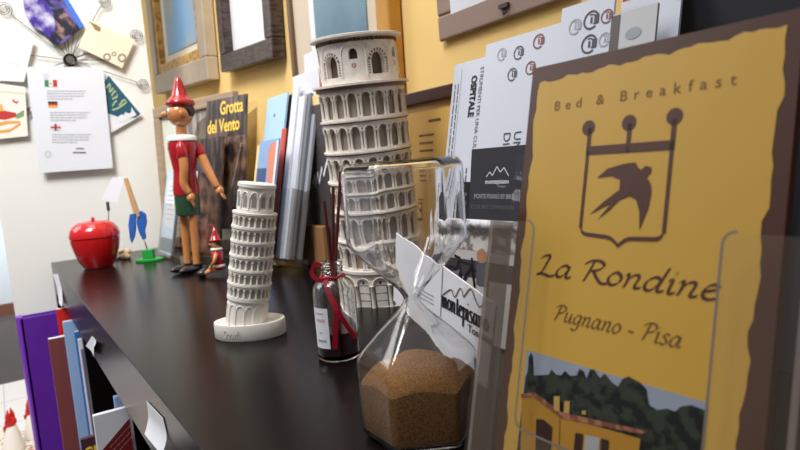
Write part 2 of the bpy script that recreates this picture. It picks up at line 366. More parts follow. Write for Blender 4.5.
wprint(o, loc, 'faint_print', [[(4, 40 + 5 * k), (22, 46 + 5 * k), (22, 46.8 + 5 * k), (4, 40.8 + 5 * k)] for k in range(5)], mat('faint_ink', srgb(212, 212, 214), .6))
o, loc = wall_card('postcard', 'blue and purple fireworks postcard above the black hub', [(20, -6), (62, -10), (84, 27), (58, 46), (50, 41)], two_tone('night_print', srgb(40, 36, 60), srgb(110, 100, 175), 26, .3), .010)
wprint(o, loc, 'firework_print', [[(23, 0), (40, -4), (52, 8), (55, 24), (50, 38), (40, 30), (33, 27), (25, 14)]], two_tone('violet_print', srgb(70, 55, 150), srgb(215, 210, 235), 38, .3, lo=.42, hi=.66))
wprint(o, loc, 'blue_border', [[(62, -2), (66, -4), (84, 26), (80, 29)]], mat('sky_blue_ink', srgb(70, 120, 215), .35))
wprint(o, loc, 'lights_print', [[(52, 10), (62, 8), (78, 28), (60, 42), (54, 36), (56, 24)]], two_tone('city_print', srgb(45, 45, 62), srgb(160, 130, 120), 70, .3, lo=.5, hi=.68))
o, loc = wall_card('greeting_card', 'cream card with small brown drawings, right of the black hub', [(78, 47), (90, 20), (135, 40), (122, 68)], mat('cream_card', srgb(238, 224, 198), .6, noise=.03, scale=20), .011)
wprint(o, loc, 'bottle_drawing', [[(88, 21), (97, 25), (101, 28), (100, 32), (95, 30), (92, 25)]], mat('brown_ink', srgb(150, 115, 85), .6))
b = B()
for cx, cy, r in ((107, 57, 4), (122, 58, 4.5), (114, 54, 2.5)):
    for k in range(14):
        t, u = 2 * pi * k / 14, 2 * pi * (k + 1) / 14
        b.face([(.0004, *loc(cx + r * q * cos(w), cy + r * q * sin(w))) for q, w in ((1, t), (1, u), (.55, u), (.55, t))])
obj('cart_drawing', b, mat('taupe_ink', srgb(150, 138, 125), .6), o)
o, loc = wall_card('greeting_card', 'white card with red sleigh drawing, left of the laminated sheet', [(-10, 82), (25, 87), (28, 136), (-10, 140)], mat('ivory_card', srgb(235, 230, 218), .6), .009)
wprint(o, loc, 'sleigh_drawing', [[(-8, 112), (2, 110), (16, 113), (16, 117), (4, 120), (-8, 118)]], M_red)
wprint(o, loc, 'runner_drawing', [[(-8, 124), (6, 121), (20, 121), (21, 123), (8, 124), (-8, 128)], [(-8, 131), (10, 129), (20, 123), (21, 125), (10, 132), (-8, 134)]], mat('gold_ink', srgb(222, 160, 80), .5))
wprint(o, loc, 'figure_drawing', [[(-6, 106), (2, 104), (4, 111), (-4, 112)]], mat('ochre_ink', srgb(225, 170, 90), .5), .0005)
wprint(o, loc, 'bag_drawing', [[(15, 115), (24, 110), (24, 116), (17, 119)]], mat('grey_green_ink', srgb(130, 150, 110), .6))
wprint(o, loc, 'bird_drawing', [[(12, 98), (16, 102), (19, 100), (17, 104), (13, 102)]], M_red)
wprint(o, loc, 'border_line', [[(-8, 90), (25, 93), (25, 94.5), (-8, 91.5)]], mat('blush_ink', srgb(228, 205, 190), .6))
o, loc = wall_card('greeting_card', 'teal card with gold script and white houses, right of the laminated notice', [(102, 84), (108, 73), (142, 115), (111, 133), (106, 131)], M_paper, .007)
wprint(o, loc, 'teal_print', [[(103.5, 83), (108.5, 75.5), (140.5, 114), (136, 117.5), (128, 118.5), (118, 119), (105.5, 112)]], mat('teal_ink', srgb(38, 88, 108), .4))
wprint(o, loc, 'house_print', [[(107, 113), (118, 117), (121, 114.5), (124, 115), (125, 112), (128, 113.5), (131, 112.5), (131.5, 107), (133.5, 110.5), (136.5, 115), (122, 122)]], M_paper, .0006)
b = B()
for stp in (((106, 88), (110, 84), (109, 92), (113, 88)), ((111, 96), (115, 91), (117, 96), (112, 99)), ((112, 106), (116, 101), (119, 105), (123, 100), (126, 102), (118, 108), (112, 110))):
    P = spline([loc(*q) for q in stp], 6); 
    for p, q in zip(P, P[1:]): b.face([(.0008, p[0], p[1] + .0016), (.0008, q[0], q[1] + .0016), (.0008, q[0] + .001, q[1] - .0016), (.0008, p[0] + .001, p[1] - .0016)])
obj('script_lettering', b, mat('pale_gold_ink', srgb(175, 190, 140), .5), o)
sh, loc = wall_card('laminated_sheet', 'laminated white notice with three small flags below the black hub', [(26, 67), (103, 67), (113, 168), (40, 173)], mat('laminated_paper', srgb(225, 227, 234), .22, coat=.6), .014, 'notice', None)
for i, (y, x, cols) in enumerate(((83.5, 44.5, (srgb(50, 120, 80), srgb(228, 228, 224), srgb(200, 60, 60))), (104.5, 48, None), (127.5, 50.5, 'cross'))):
    fl = obj('flag', B(), M_paper, sh)
    def strip(name, polys, m):
        b = B()
        for q in polys: b.face([(.0005, *loc(*p)) for p in q])
        return obj(name, b, m, sh if name == 'flag' else fl)
    bpy.data.objects.remove(fl)
    if i == 0:
        fl = strip('flag', [[(x + 4.2, y - 3.5), (x + 8.2, y - 3.5), (x + 8.6, y + 3.2), (x + 4.4, y + 3.2)]], mat('flag_white', cols[1], .5))
        strip('green_band', [[(x, y - 3.5), (x + 4.2, y - 3.5), (x + 4.4, y + 3.2), (x + .3, y + 3.2)]], M_green)
        strip('red_band', [[(x + 8.2, y - 3.5), (x + 12.4, y - 3.5), (x + 12.8, y + 3.2), (x + 8.6, y + 3.2)]], M_red)
        strip('emblem', [[(x + 5.6, y - 1.2), (x + 6.8, y - 1.2), (x + 6.9, y + 1), (x + 5.7, y + 1)]], mat('emblem_brown', srgb(150, 130, 110), .6))
    elif i == 1:
        fl = strip('flag', [[(x, y - 3), (x + 9.4, y - 3), (x + 9.5, y - 1), (x + .1, y - 1)]], M_ink)
        strip('red_band', [[(x + .1, y - 1), (x + 9.5, y - 1), (x + 9.6, y + 1), (x + .2, y + 1)]], M_red)
        strip('gold_band', [[(x + .2, y + 1), (x + 9.6, y + 1), (x + 9.7, y + 3), (x + .3, y + 3)]], mat('flag_gold', srgb(225, 170, 60), .5))
    else:
        fl = strip('flag', [[(x, y - 3.4), (x + 9.8, y - 3.4), (x + 10.2, y + 3.2), (x + .4, y + 3.2)]], mat('flag_pale', srgb(222, 205, 212), .5))
        strip('red_cross', [[(x + 4, y - 3.4), (x + 6, y - 3.4), (x + 6.3, y + 3.2), (x + 4.3, y + 3.2)]], M_red)
        b = B()
        for p0, p1 in (((x, y - .9), (x + 10, y - .9)),):
            b.face([(.0007, *loc(x, y - 1)), (.0007, *loc(x + 10, y - 1)), (.0007, *loc(x + 10.1, y + .9)), (.0007, *loc(x + .1, y + .9))])
        obj('red_cross', b, M_red, fl)
for y0, n, x in ((90.5, 4, 47), (112, 4, 50), (134, 4, 52)):
    b = B()
    for k in range(n):
        y = y0 + k * 2.6; L_ = 41 * (.9 if k % 3 else .97) * (.65 if k == n - 1 else 1); xx = x
        while xx < x + L_:
            w = random.uniform(2, 5); b.face([(.0005, *loc(q, y + dy)) for q, dy in ((xx, 0), (min(xx + w, x + L_), 0), (min(xx + w, x + L_), 1.0), (xx, 1.0))]); xx += w + .7
    obj('paragraph', b, mat('soft_grey_ink', srgb(178, 180, 190), .6), sh)
b = B()
for k in range(2): b.face([(.0005, *loc(q, 148 + 4 * k + dy)) for q, dy in ((76 - 3 * k, 0), (84 + 2 * k, 0), (84 + 2 * k, 1.2), (76 - 3 * k, 1.2))])
obj('signature', b, M_grey, sh)
b = B()
for cx, cy, r in ((46, 76, 2.6), (48, 154, 3.6)):
    for k in range(14):
        t, u = 2 * pi * k / 14, 2 * pi * (k + 1) / 14
        b.face([(.0005, *loc(cx + r * q * cos(w), cy + r * q * sin(w))) for q, w in ((1, t), (1, u), (.5, u), (.5, t))])
obj('stamp', b, mat('stamp_grey', srgb(200, 202, 210), .6), sh)

# ------------------------------------------------------------------ framed pictures on the yellow wall
def frame(name, label, x0, z0, x1, z1, bw, depth, m_frame, m_mat, m_art, art, rot=0, inner=None, cat='picture', yb=WY - .002, lean=0, art_name='picture', rz=0):
    o = thing(name, label, cat, (x0, yb, z0), (-lean, rot, rz), 'framed pictures on the yellow wall' if yb > .43 else None)
    W, H = x1 - x0, z1 - z0
    for lo, hi in (((0, 0), (W, bw)), ((0, H - bw), (W, H)), ((0, bw), (bw, H - bw)), ((W - bw, bw), (W, H - bw))):
        b = B(); b.span((lo[0], -depth, lo[1]), (hi[0], 0, hi[1])); obj('frame_rail', b, m_frame, o, bevel=min(.003, bw * .1))
    if inner:
        iw, mi = inner; b = B()
        for lo, hi in (((bw, bw), (W - bw, bw + iw)), ((bw, H - bw - iw), (W - bw, H - bw)), ((bw, bw + iw), (bw + iw, H - bw - iw)), ((W - bw - iw, bw + iw), (W - bw, H - bw - iw))):
            b.span((lo[0], -depth * .8, lo[1]), (hi[0], -.002, hi[1]))
        obj('inner_moulding', b, mi, o, bevel=.002)
    b = B(); b.span((bw * .9, -.006, bw * .9), (W - bw * .9, -.002, H - bw * .9)); obj('mat_board', b, m_mat, o)
    if art:
        b = B(); b.span((art[0], -.008, art[1]), (art[2], -.006, art[3])); obj(art_name, b, m_art, o)
    return o
f1 = frame('framed_picture', 'wide pale grey frame with soft blue painting, leftmost above the puppet', -1.815, .388, -1.318, .80, .05, .026, mat('silver_grey_wood', srgb(176, 160, 138), .45, noise=.08, scale=30),
      mat('ivory_mat', srgb(215, 205, 185), .7), two_tone('blue_painting', srgb(168, 166, 152), srgb(126, 168, 205), 5, .4, lo=.42, hi=.6, stretch=(1.5, 1, .6)), (.115, .095, .39, .39), rot=rad(4.0), inner=(.024, two_tone('gilt_rope', srgb(160, 118, 55), srgb(205, 165, 95), 90, .4)))
f2 = frame('framed_picture', 'dark wooden frame with white mat round a tiny brown print', -1.235, .355, -.962, .76, .034, .024, two_tone('dark_frame_wood', srgb(46, 36, 34), srgb(78, 62, 56), 14, .35, stretch=(3, 3, 14)),
      mat('white_mat', srgb(228, 226, 228), .6), two_tone('brown_print', srgb(110, 88, 76), srgb(165, 140, 120), 60, .5), (.105, .165, .175, .26), rot=rad(4.0))
f3 = frame('framed_picture', 'tall thin bronze frame with grey-blue painting behind the large tower', -.925, .16, -.625, .70, .012, .012, mat('bronze_frame', srgb(112, 88, 66), .35, metal=.3),
      mat('beige_mat', srgb(208, 190, 168), .7), two_tone('slate_painting', srgb(92, 122, 138), srgb(125, 152, 165), 9, .4, lo=.35, hi=.7), (.088, .09, .235, .5), rot=rad(1.5))
b = B(); b.span((.275, -.02, 0), (.304, 0, .54)); obj('gilt_edge', b, mat('gilt_wood', srgb(190, 135, 55), .4, noise=.1, scale=30), f3, bevel=.003)
b = B(); b.span((.072, -.0085, .075), (.088, -.0065, .515)); obj('white_slip', b, M_paper, f3)
f4 = frame('framed_document', 'taupe framed document with a small clip at its lower edge', -.541, .277, -.35, .50, .027, .006, mat('taupe_frame', srgb(142, 118, 106), .5, noise=.03, scale=20),
      mat('certificate_paper', srgb(212, 214, 222), .6), None, None, rot=rad(-.4))
b = B(); bars(b, .05, .052, .14, 2, .008, .0012, -.0064); obj('printed_text', b, M_pale, f4)
b = B(); b.box((.107, -.0078, .012), (.012, .004, .004)); b.tube([(.105, -.008, .010), (.107, -.009, .004), (.111, -.009, .006)], .001, 6); obj('clip', b, mat('dark_clip', srgb(70, 62, 60), .4, metal=.5), f4)
fl = frame('framed_picture', 'pale grey wood frame standing on the bookcase behind the tall puppet', -1.380, .0012, -1.085, .300, .022, .014, mat('driftwood_frame', srgb(165, 140, 115), .5, noise=.15, scale=20, stretch=(1, 8, 8)),
      mat('pale_green_mat', srgb(222, 224, 205), .6), two_tone('glass_reflection_grey', srgb(120, 112, 108), srgb(170, 160, 150), 8, .25, stretch=(6, 1, 1)), (.09, .05, .255, .285), yb=.307, lean=rad(2), rz=rad(16))  # grey streaks put the glass reflection into the picture colour
f5 = frame('framed_notice', 'dark-topped framed yellow notice standing right of the large tower', -.615, .0015, -.44, .224, .014, .012, mat('mahogany_frame', srgb(72, 46, 42), .3, coat=.4), mat('gold_liner', srgb(196, 160, 95), .5),
      mat('ochre_paper', srgb(228, 184, 100), .6), (.026, .02, .16, .2), yb=.405, lean=rad(3), art_name='notice_sheet')
b = B(); bars(b, .06, .172, .088, 5, .0085, .0022, -.0084, .2); b.flat([(.078, .187), (.1, .187), (.1, .1895), (.078, .1895)], -.0084)
obj('printed_text', b, mat('brown_print_ink', srgb(120, 85, 40), .6), f5)
b = B(); b.flat([(.046, .098), (.066, .098), (.066, .1), (.046, .1)], -.0084); 
for k in (0, 1, 2): disc2(b, .046 + .01 * k, .105, .002, -.0084, 10)
b.flat([(.046, .08), (.048, .08), (.048, .098), (.046, .098)], -.0084); b.flat([(.064, .08), (.066, .08), (.066, .098), (.064, .098)], -.0084); b.flat([(.046, .08), (.066, .08), (.056, .076)], -.0084)
b.flat([(.05, .095), (.058, .09), (.062, .095), (.06, .085)], -.0084)
obj('emblem', b, MATS['brown_print_ink'], f5)
b = B(); b.span((.014, -.0125, .014), (.024, -.004, .21)); obj('white_slip', b, M_paper, f5)

# ------------------------------------------------------------------ leaflets and holders
LEAN = math.atan(.22)
GLF = 'tourist leaflets along the wall'
def leaflet(label, x, y, z, w, h, m, rz=0, lean=LEAN, th=.0012, group=GLF, name='leaflet', cat='leaflet', roll=0):
    o = thing(name, label, cat, (x, y, z), (0, 0, 0), group)
    o.rotation_euler = (Matrix.Rotation(rz, 3, 'Z') @ Matrix.Rotation(-lean, 3, 'X') @ Matrix.Rotation(roll, 3, 'Y')).to_euler()
    b = B(); b.span((0, 0, 0), (w, th, h)); obj('sheet', b, m, o)
    return o
def pr(o, name, polys, m, y=-.0003):
    b = B()
    for q in polys: b.flat(q, y)
    return obj(name, b, m, o)
def R4(x0, z0, x1, z1): return [(x0, z0), (x1, z0), (x1, z1), (x0, z1)]
def ptext(o, name, s, size, x, z, m, y=-.0004, rot=0, **kw):
    c, sn = cos(rot), sin(rot)
    b = text_b(s, size, lambda u, v: Vector((x + u * c - v * sn, y, z + u * sn + v * c)), **kw); return obj(name, b, m, o)
def on_lean(px, py, x_any=None, y0=0, lean=.22): return hit(px, py, (0, 1, -lean), y0)

# cave leaflets in a two-tier holder (turned a little towards the visitor)
rzg = rad(18)
cave = two_tone('cave_print', srgb(40, 30, 30), srgb(150, 108, 82), 48, .35, stretch=(1, 1, .7), lo=.42, hi=.68)
def cave_leaflet(label, x, y, z, w, h, white=False):
    ts = .62 if white else 1.08
    o = leaflet(label, x, y, z, w, h, cave, rz=rzg, th=.004, lean=rad(9))
    pr(o, 'dark_header', [rr(0, h * .7, w, h, .008, '0011')], two_tone('cave_dark', srgb(36, 30, 32), srgb(118, 98, 88), 40, .35, stretch=(2, 1, .4), lo=.45, hi=.7))
    ptext(o, 'title', 'Grotta', .030 * ts, w * (.06 if white else .36), h - .026 * ts, mat('title_yellow', srgb(250, 205, 80), .4), bold=.0007, xs=.72, y=-.0007)
    ptext(o, 'title', 'del Vento', .030 * ts, w * (.0 if white else .04), h - .054 * ts, MATS['title_yellow'], bold=.0007, xs=.72, y=-.0007)
    if white: pr(o, 'white_panel', [R4(0, h * .3, w * .38, h * .72)], M_cool, -.0006)
    return o
gx, gy = -1.075, .301
cave_leaflet('cave leaflet with big yellow title, upper one behind the puppet', gx - .006, gy, .055, .112, .2275)
cave_leaflet('cave leaflet with white panel, lower one behind the puppet', gx - .036, gy - .034, .017, .112, .198, True)
def holder(name, label, x, y, z, w, h, d, rz=0, lean=LEAN, lip=.09):
    o = thing(name, label, 'leaflet holder', (x, y, z), (0, 0, 0), 'clear acrylic leaflet holders')
    o.rotation_euler = (Matrix.Rotation(rz, 3, 'Z') @ Matrix.Rotation(-lean, 3, 'X')).to_euler()
    for nm, lo, hi in (('back_panel', (0, d - .002, 0), (w, d, h)), ('front_panel', (0, 0, 0), (w, .002, lip)), ('bottom', (0, .002, 0), (w, d - .002, .002))):
        b = B(); b.span(lo, hi); obj(nm, b, M_acr, o)
    for x_ in (0, w - .002):
        b = B(); b.slab([(.002, 0), (d - .002, 0), (d - .002, h * .96), (d * .6, h * .9), (.002, lip)], .002, lambda p, q, r: (x_ + q, p, r)); obj('side_panel', b, M_acr_edge, o)
    return o
holder('leaflet_holder', 'clear holder with the cave leaflets behind the puppet', gx - .042, gy - .040, .0095, .150, .272, .052, rz=rzg, lean=rad(9), lip=.12)
# pale leaflet in a holder behind the puppet's legs
holder('leaflet_holder', 'clear holder with a pale blue leaflet left of the cave leaflets', -1.245, .250, .0045, .104, .175, .02, lip=.10)
o = leaflet('pale blue leaflet in the holder left of the cave leaflets', -1.242, .254, .008, .097, .158, mat('ice_blue_paper', srgb(196, 212, 230), .5), th=.005)
pr(o, 'dark_stripe', [R4(.004, .004, .093, .03)], mat('steel_ink', srgb(92, 104, 118), .5)); pr(o, 'white_panel', [R4(.02, .05, .09, .14)], M_paper)
b = B(); bars(b, .028, .128, .082, 8, .009, .002, -.0006); obj('printed_text', b, M_pale, o)

# stack of leaflets between the cave leaflets and the large tower
o = leaflet('cream edged leaflet, lowest at the left of the stack', -.935, .322, .0165, .03, .178, mat('cream_paper', srgb(238, 214, 150), .5), th=.002)
o = leaflet('blue leaflet with a coral curve, low at the front of the stack', -.915, .318, .0165, .078, .183, mat('azure_paper', srgb(140, 172, 215), .45), th=.002)
pr(o, 'coral_curve', [[(.045, .04), (.062, .04), (.07, .12), (.073, .178), (.05, .178), (.038, .165), (.05, .11)]], mat('coral_ink', srgb(222, 140, 115), .5))
pr(o, 'navy_band', [R4(0, .095, .04, .14)], mat('navy_ink', srgb(70, 90, 135), .5)); pr(o, 'white_edge', [R4(.07, .02, .078, .18)], M_paper, -.0006)
o = leaflet('pale blue leaflet with a pink sketch, tall at the left of the stack', -.968, .344, .0165, .082, .258, mat('pale_sky_paper', srgb(176, 208, 236), .45), th=.003)
b = B(); ring2(b, .035, .10, .012, .016, -.0004, 14, .3, 2.9); ring2(b, .055, .10, .012, .017, -.0004, 14, .3, 2.9); obj('pink_sketch', b, mat('pink_wash', srgb(228, 180, 170), .5), o)
b = B(); disc2(b, .038, .226, .003, -.0004); obj('small_mark', b, MATS['navy_ink'], o)
leaflet('black sheet put in for the dark slot right of the pale blue leaflet', -.905, .352, .0165, .04, .255, M_ink, th=.003)  # dark slot between leaflets put in as a black sheet
leaflet('slim white leaflet right of the black one', -.866, .344, .0165, .019, .262, M_paper, th=.004)
o = leaflet('tall white leaflet with an oval portrait, at the back of the stack', -.885, .4035, .0015, .09, .290, M_paper, th=.002, lean=rad(1.2))
b = B(); disc2(b, .028, .238, .011, -.0004, 18, .8); obj('oval_picture', b, mat('portrait_brown', srgb(110, 92, 110), .5), o)
o = leaflet('white and red leaflet rising highest beside the tower top', -.846, .4065, .0015, .10, .317, M_paper, th=.002, lean=rad(1.2))
pr(o, 'red_panel', [R4(.05, .262, .1, .285), R4(.07, .215, .1, .245)], mat('raspberry_ink', srgb(200, 70, 85), .5)); pr(o, 'green_panel', [R4(.05, .175, .1, .195)], MATS['green_ink']); pr(o, 'grey_panel', [R4(.07, .197, .1, .213)], M_grey)
leaflet('slim red leaflet low in the middle of the stack', -.885, .3405, .0165, .016, .20, mat('tomato_paper', srgb(205, 80, 62), .5), th=.002)
for k, (x, y, h, c) in enumerate(((-.846, .347, .250, (218, 220, 228)), (-.836, .352, .252, (120, 122, 128)), (-.826, .357, .252, (160, 162, 168)))):
    leaflet(('off-white leaflet, first of three narrow strips mid stack', 'dark grey leaflet, second of three narrow strips mid stack', 'silver grey leaflet, last of three narrow strips mid stack')[k], x, y, .0165, .02, h - .0045, mat('grey_paper_' + str(k), srgb(*c), .4), th=.004)
leaflet('pale yellow leaflet behind the charcoal folder', -.835, .4012, .0015, .06, .252, MATS['cream_paper'], th=.0015, lean=rad(1.2))
o = leaflet('charcoal folder with white scribble, right of the grey strips', -.842, .3985, .0015, .066, .237, mat('charcoal_card', srgb(74, 68, 68), .45), th=.002, lean=rad(1.2), name='folder', cat='folder')
b = B()
P = spline([(.012, .122), (.022, .135), (.02, .118), (.032, .138), (.034, .125), (.046, .145), (.05, .135), (.062, .152), (.066, .146)], 6)
for p, q in zip(P, P[1:]): b.flat([(p[0], p[1] + .003), (q[0], q[1] + .003), (q[0] + .001, q[1] - .003), (p[0] + .001, p[1] - .003)], -.0004)
obj('scribble', b, M_paper, o)
o = leaflet('dark olive folder right behind the charcoal one', -.774, .3985, .0015, .07, .225, mat('olive_card', srgb(70, 62, 54), .5), th=.002, lean=rad(1.2), name='folder', cat='folder')
holder('leaflet_holder', 'clear holder with the stack of leaflets left of the large tower', -.985, .330, .0095, .180, .125, .040, lip=.115)
bx = thing('cardboard_box', 'small brown cardboard box at the foot of the leaflet stack', 'box', (-.865, .3865, 0))
b = B(); b.span((0, 0, 0), (.082, .011, .062)); obj('carton', b, mat('kraft_card', srgb(150, 108, 72), .7, noise=.05, scale=40), bx, bevel=.001)
b = B(); b.span((.05, -.0004, .001), (.052, .0004, .061)); obj('flap_edge', b, mat('kraft_edge', srgb(190, 150, 108), .7), bx)

# right-hand leaflets
print('RIGHT', on_lean(458, 69, y0=.325), on_lean(495, 47, y0=.326), on_lean(568, 12, y0=.322))
o = leaflet('white leaflet with bold sideways heading, right of the yellow notice', -.449, .325, .003, .088, .2375, M_cool, th=.002)
pr(o, 'shadow_fold', [R4(.012, .004, .0125, .232)], M_pale)
ptext(o, 'heading', 'OSPITALE', .0105, .0275, .2225, M_ink, rot=-pi / 2, bold=.00045, xs=.84)
ptext(o, 'subheading', 'STRUMENTI PER UNA CULTURA', .0066, .0385, .229, M_grey, rot=-pi / 2, xs=.95)
b = B()
for x in (.020, .026, .032, .040, .046, .052):
    z = .138
    while z > .03: L_ = random.uniform(.004, .012); b.flat(R4(x, z - L_, x + .0016, z), -.0004); z -= L_ + .0015
for x in (.004, .0085):
    z = .218
    while z > .03: L_ = random.uniform(.004, .012); b.flat(R4(x, z - L_, x + .0012, z), -.0004); z -= L_ + .0015
obj('printed_text', b, M_grey, o)
def stamp(o, cx, cz, r, c2):
    b = B(); ring2(b, cx, cz, r * .8, r, -.0004, 18, .6, 5.4); ring2(b, cx, cz, r * .5, r * .62, -.0004, 14, -1, 2)
    b.flat(R4(cx - r * .1, cz - r * .35, cx + r * .15, cz + r * .3), -.0004); b.flat(R4(cx + r * .4, cz - r * .5, cx + r * .95, cz + r * .45), -.0005)
    obj('stamp', b, c2, o)
o = leaflet('white leaflet with round stamps and large sideways letters', -.397, .317, .003, .105, .246, M_cool, th=.002)
dk = mat('dark_grey_ink', srgb(78, 78, 84), .6)
stamp(o, .021, .2335, .0055, M_pale); stamp(o, .041, .231, .0058, M_grey); stamp(o, .062, .236, .006, mat('dull_red_ink', srgb(140, 82, 86), .6)); stamp(o, .036, .214, .0055, M_grey); stamp(o, .056, .216, .0055, MATS['dull_red_ink'])
ptext(o, 'heading', 'UN VIAGGIO', .0115, .045, .1665, dk, rot=-pi / 2); ptext(o, 'heading', 'DI SCOPERTA', .0115, .033, .1665, dk, rot=-pi / 2)
o = leaflet('white stamped leaflet just above the top left of the ochre brochure', -.307, .309, .003, .046, .254, M_cool, th=.002)
stamp(o, .014, .2375, .0058, M_pale); stamp(o, .028, .239, .0068, dk); stamp(o, .041, .2385, .005, MATS['dull_red_ink']); stamp(o, .028, .222, .0068, dk); stamp(o, .041, .2225, .005, M_pale)
o = leaflet('pale leaflet in the clear pocket beside the black board', -.262, .309, .003, .034, .238, mat('misty_paper', srgb(188, 188, 190), .4), th=.002)
pr(o, 'dark_gap_strip', [R4(0, 0, .007, .237)], mat('gap_dark_grey', srgb(92, 84, 82), .5)); pr(o, 'seal', [[(.018 + .006 * cos(t), .222 + .004 * sin(t)) for t in [2 * pi * k / 14 for k in range(14)]]], mat('grey_blue_ink', srgb(150, 158, 162), .5))  # dark gap beside the pocket put in as a grey strip
o = leaflet('tall white leaflet with red corner mark at the back of the row', -.268, .326, .003, .045, .268, M_cool, th=.002)
pr(o, 'red_mark', [R4(.001, .25, .008, .262)], MATS['red_ink']); pr(o, 'brown_picture', [R4(.026, .256, .045, .268)], mat('umber_ink', srgb(95, 72, 66), .5)); pr(o, 'brown_edge', [R4(.0435, .24, .045, .268)], mat('rust_ink', srgb(130, 70, 50), .5))
# navy card, black rounded card, photo leaflet
nv = leaflet('charcoal navy card with white mountain outline, behind the bicycle leaflet', -.385, .312, .002, .075, .1535, mat('navy_card', srgb(40, 39, 48), .6, noise=.03, scale=60), lean=math.atan(.15), th=.003, name='card', cat='card')
W_ = mat('pale_ink', srgb(215, 215, 222), .5)
def line_b(pts, w, y):
    b = B()
    for p, q in zip(pts, pts[1:]):
        p, q = Vector(p), Vector(q); t = (q - p).normalized(); n = Vector((-t.y, t.x)) * w
        b.flat([tuple(p + n), tuple(q + n), tuple(q - n), tuple(p - n)], y)
    return b
obj('mountain_outline', line_b([(.020, .130), (.024, .134), (.027, .131), (.032, .138), (.036, .1335), (.040, .137), (.0455, .1305)], .0004, -.0004), W_, nv)
ptext(nv, 'logo_text', 'montepisano', .0052, .019, .1245, W_, bold=.0001); ptext(nv, 'logo_text', 'Toscana', .0026, .034, .1215, M_pale)
ptext(nv, 'slogan', 'MONTE PISANO BY BIKE', .0054, .006, .1125, M_pale, xs=.78); ptext(nv, 'slogan', 'YOUR BIKE COMPANION', .005, .002, .104, M_grey, xs=.9)
rc = thing('card', 'black card with rounded corner and pale marks, left of the navy card', 'card', (-.4115, .319, .002), (-rad(9), 0, 0))
b = B(); b.slab(rr(0, 0, .026, .126, .011, '0011'), .002, lambda x, d, z: (x, d, z)); obj('sheet', b, mat('gloss_black_card', srgb(34, 34, 38), .25), rc)
pr(rc, 'pale_marks', [R4(.010, .099 + k * .0075, .014, .1015 + k * .0075) for k in (0, 1, 2)], M_grey)
bk = leaflet('street leaflet with a dark bicycle photo, below the navy card', -.408, .303, .002, .10, .094, mat('street_print', srgb(190, 182, 178), .4), lean=math.atan(.1), th=.002)
pr(bk, 'buildings', [R4(0, .072, .1, .088)], two_tone('street_houses', srgb(120, 112, 110), srgb(205, 198, 192), 110, .4))
pr(bk, 'shop_shade', [R4(0, .05, .1, .064)], mat('shade_print', srgb(62, 56, 60), .4))
b = B(); ring2(b, .018, .042, .013, .0155, -.0006, 20); ring2(b, .048, .042, .013, .0155, -.0006, 20)
obj('bicycle_print', b, mat('bike_black', srgb(30, 28, 32), .4), bk)
for pts in (((.018, .042), (.028, .062), (.044, .06), (.048, .042)), ((.028, .062), (.033, .042), (.044, .06)), ((.044, .066), (.048, .042)), ((.022, .066), (.03, .064))): obj('bicycle_print', line_b(pts, .0012, -.0006), MATS['bike_black'], bk)
pr(bk, 'purple_cloth', [[(0, .03), (.02, .034), (.03, .055), (.012, .05)]], mat('plum_ink', srgb(120, 95, 112), .5), -.0008)
b = B(); disc2(b, .056, .068, .006, -.0007); obj('figure_print', b, mat('tan_ink', srgb(170, 120, 90), .5), bk); pr(bk, 'figure_print', [R4(.05, .045, .064, .063)], MATS['dark_grey_ink'], -.0007)
b = B()
b.tube([(x, -.0032, .0935) for x in (.012, .03, .06, .1)], .0036, 14); o = obj('curled_edge', b, two_tone('print_paper', srgb(112, 110, 114), srgb(214, 212, 216), 150, .5, stretch=(.6, 1, 1), lo=.36, hi=.48), bk, smooth=True, auto=50)
# crooked white card behind the hourglass
nb = Vector((.135, 1, 0)); d0 = nb.dot(Vector((-.425, .262, 0)))
TL = hit(396, 232, nb, d0); ca, W_c = rad(15), .135
H_c = (TL.z - W_c * sin(ca)) / cos(ca) - .001
cx = Vector((1, -.135, 0)).normalized()
wc = thing('card', 'white card with mountain outline slumped crookedly behind the hourglass', 'card', TL)
ez = Vector((0, 0, 1)); ex = cx * cos(ca) - ez * sin(ca); ev = cx * sin(ca) + ez * cos(ca); ey = ev.cross(ex)
wc.matrix_world = Matrix.Translation(TL) @ Matrix((ex, ey, ev)).transposed().to_4x4()
wc.rotation_euler = wc.matrix_world.to_euler()
b = B(); b.span((0, 0, -H_c), (W_c, .0012, 0)); obj('sheet', b, mat('bright_card', srgb(240, 240, 244), .5), wc)
def wl(px, py):
    p = hit(px, py, nb, d0) - TL; return (p.dot(ex), p.dot(ev))
pr(wc, 'fold_line', [[wl(442.5, 266), wl(443.5, 266), wl(440.5, 330), wl(439.5, 330)]], M_pale)
obj('mountain_outline', line_b(spline([wl(*q) for q in ((443, 295), (448, 291), (452, 290), (455, 297), (460, 288.5), (462.5, 291), (464, 296.5), (469, 290), (472, 289.5), (476, 300), (480, 307), (486, 302))], 5), .0005, -.0004), mat('bronze_ink', srgb(112, 92, 66), .5), wc)
b = B(); p0, p1 = wl(442, 306.5), wl(489, 333)
sl = atan2(p1[1] - p0[1], p1[0] - p0[0]); bb = B(); script_b(bb, 'montepisano', 0, 0, hypot(p1[0] - p0[0], p1[1] - p0[1]), .0084, 0, nib=.17, ang=5, shear=.02, thin=.035)
for v in bb.bm.verts: x, z = v.co.x, v.co.z; v.co = Vector((p0[0] + x * cos(sl) - z * sin(sl), -.0004, p0[1] + x * sin(sl) + z * cos(sl)))
obj('logo_text', bb, M_ink, wc)
p0 = wl(468, 331); bb = text_b('Toscana', .0075, lambda x, z: Vector((p0[0] + x * cos(sl) - z * sin(sl), -.0004, p0[1] + x * sin(sl) + z * cos(sl))), bold=.0001, xs=1.1); obj('logo_text', bb, M_ink, wc)
b = B()
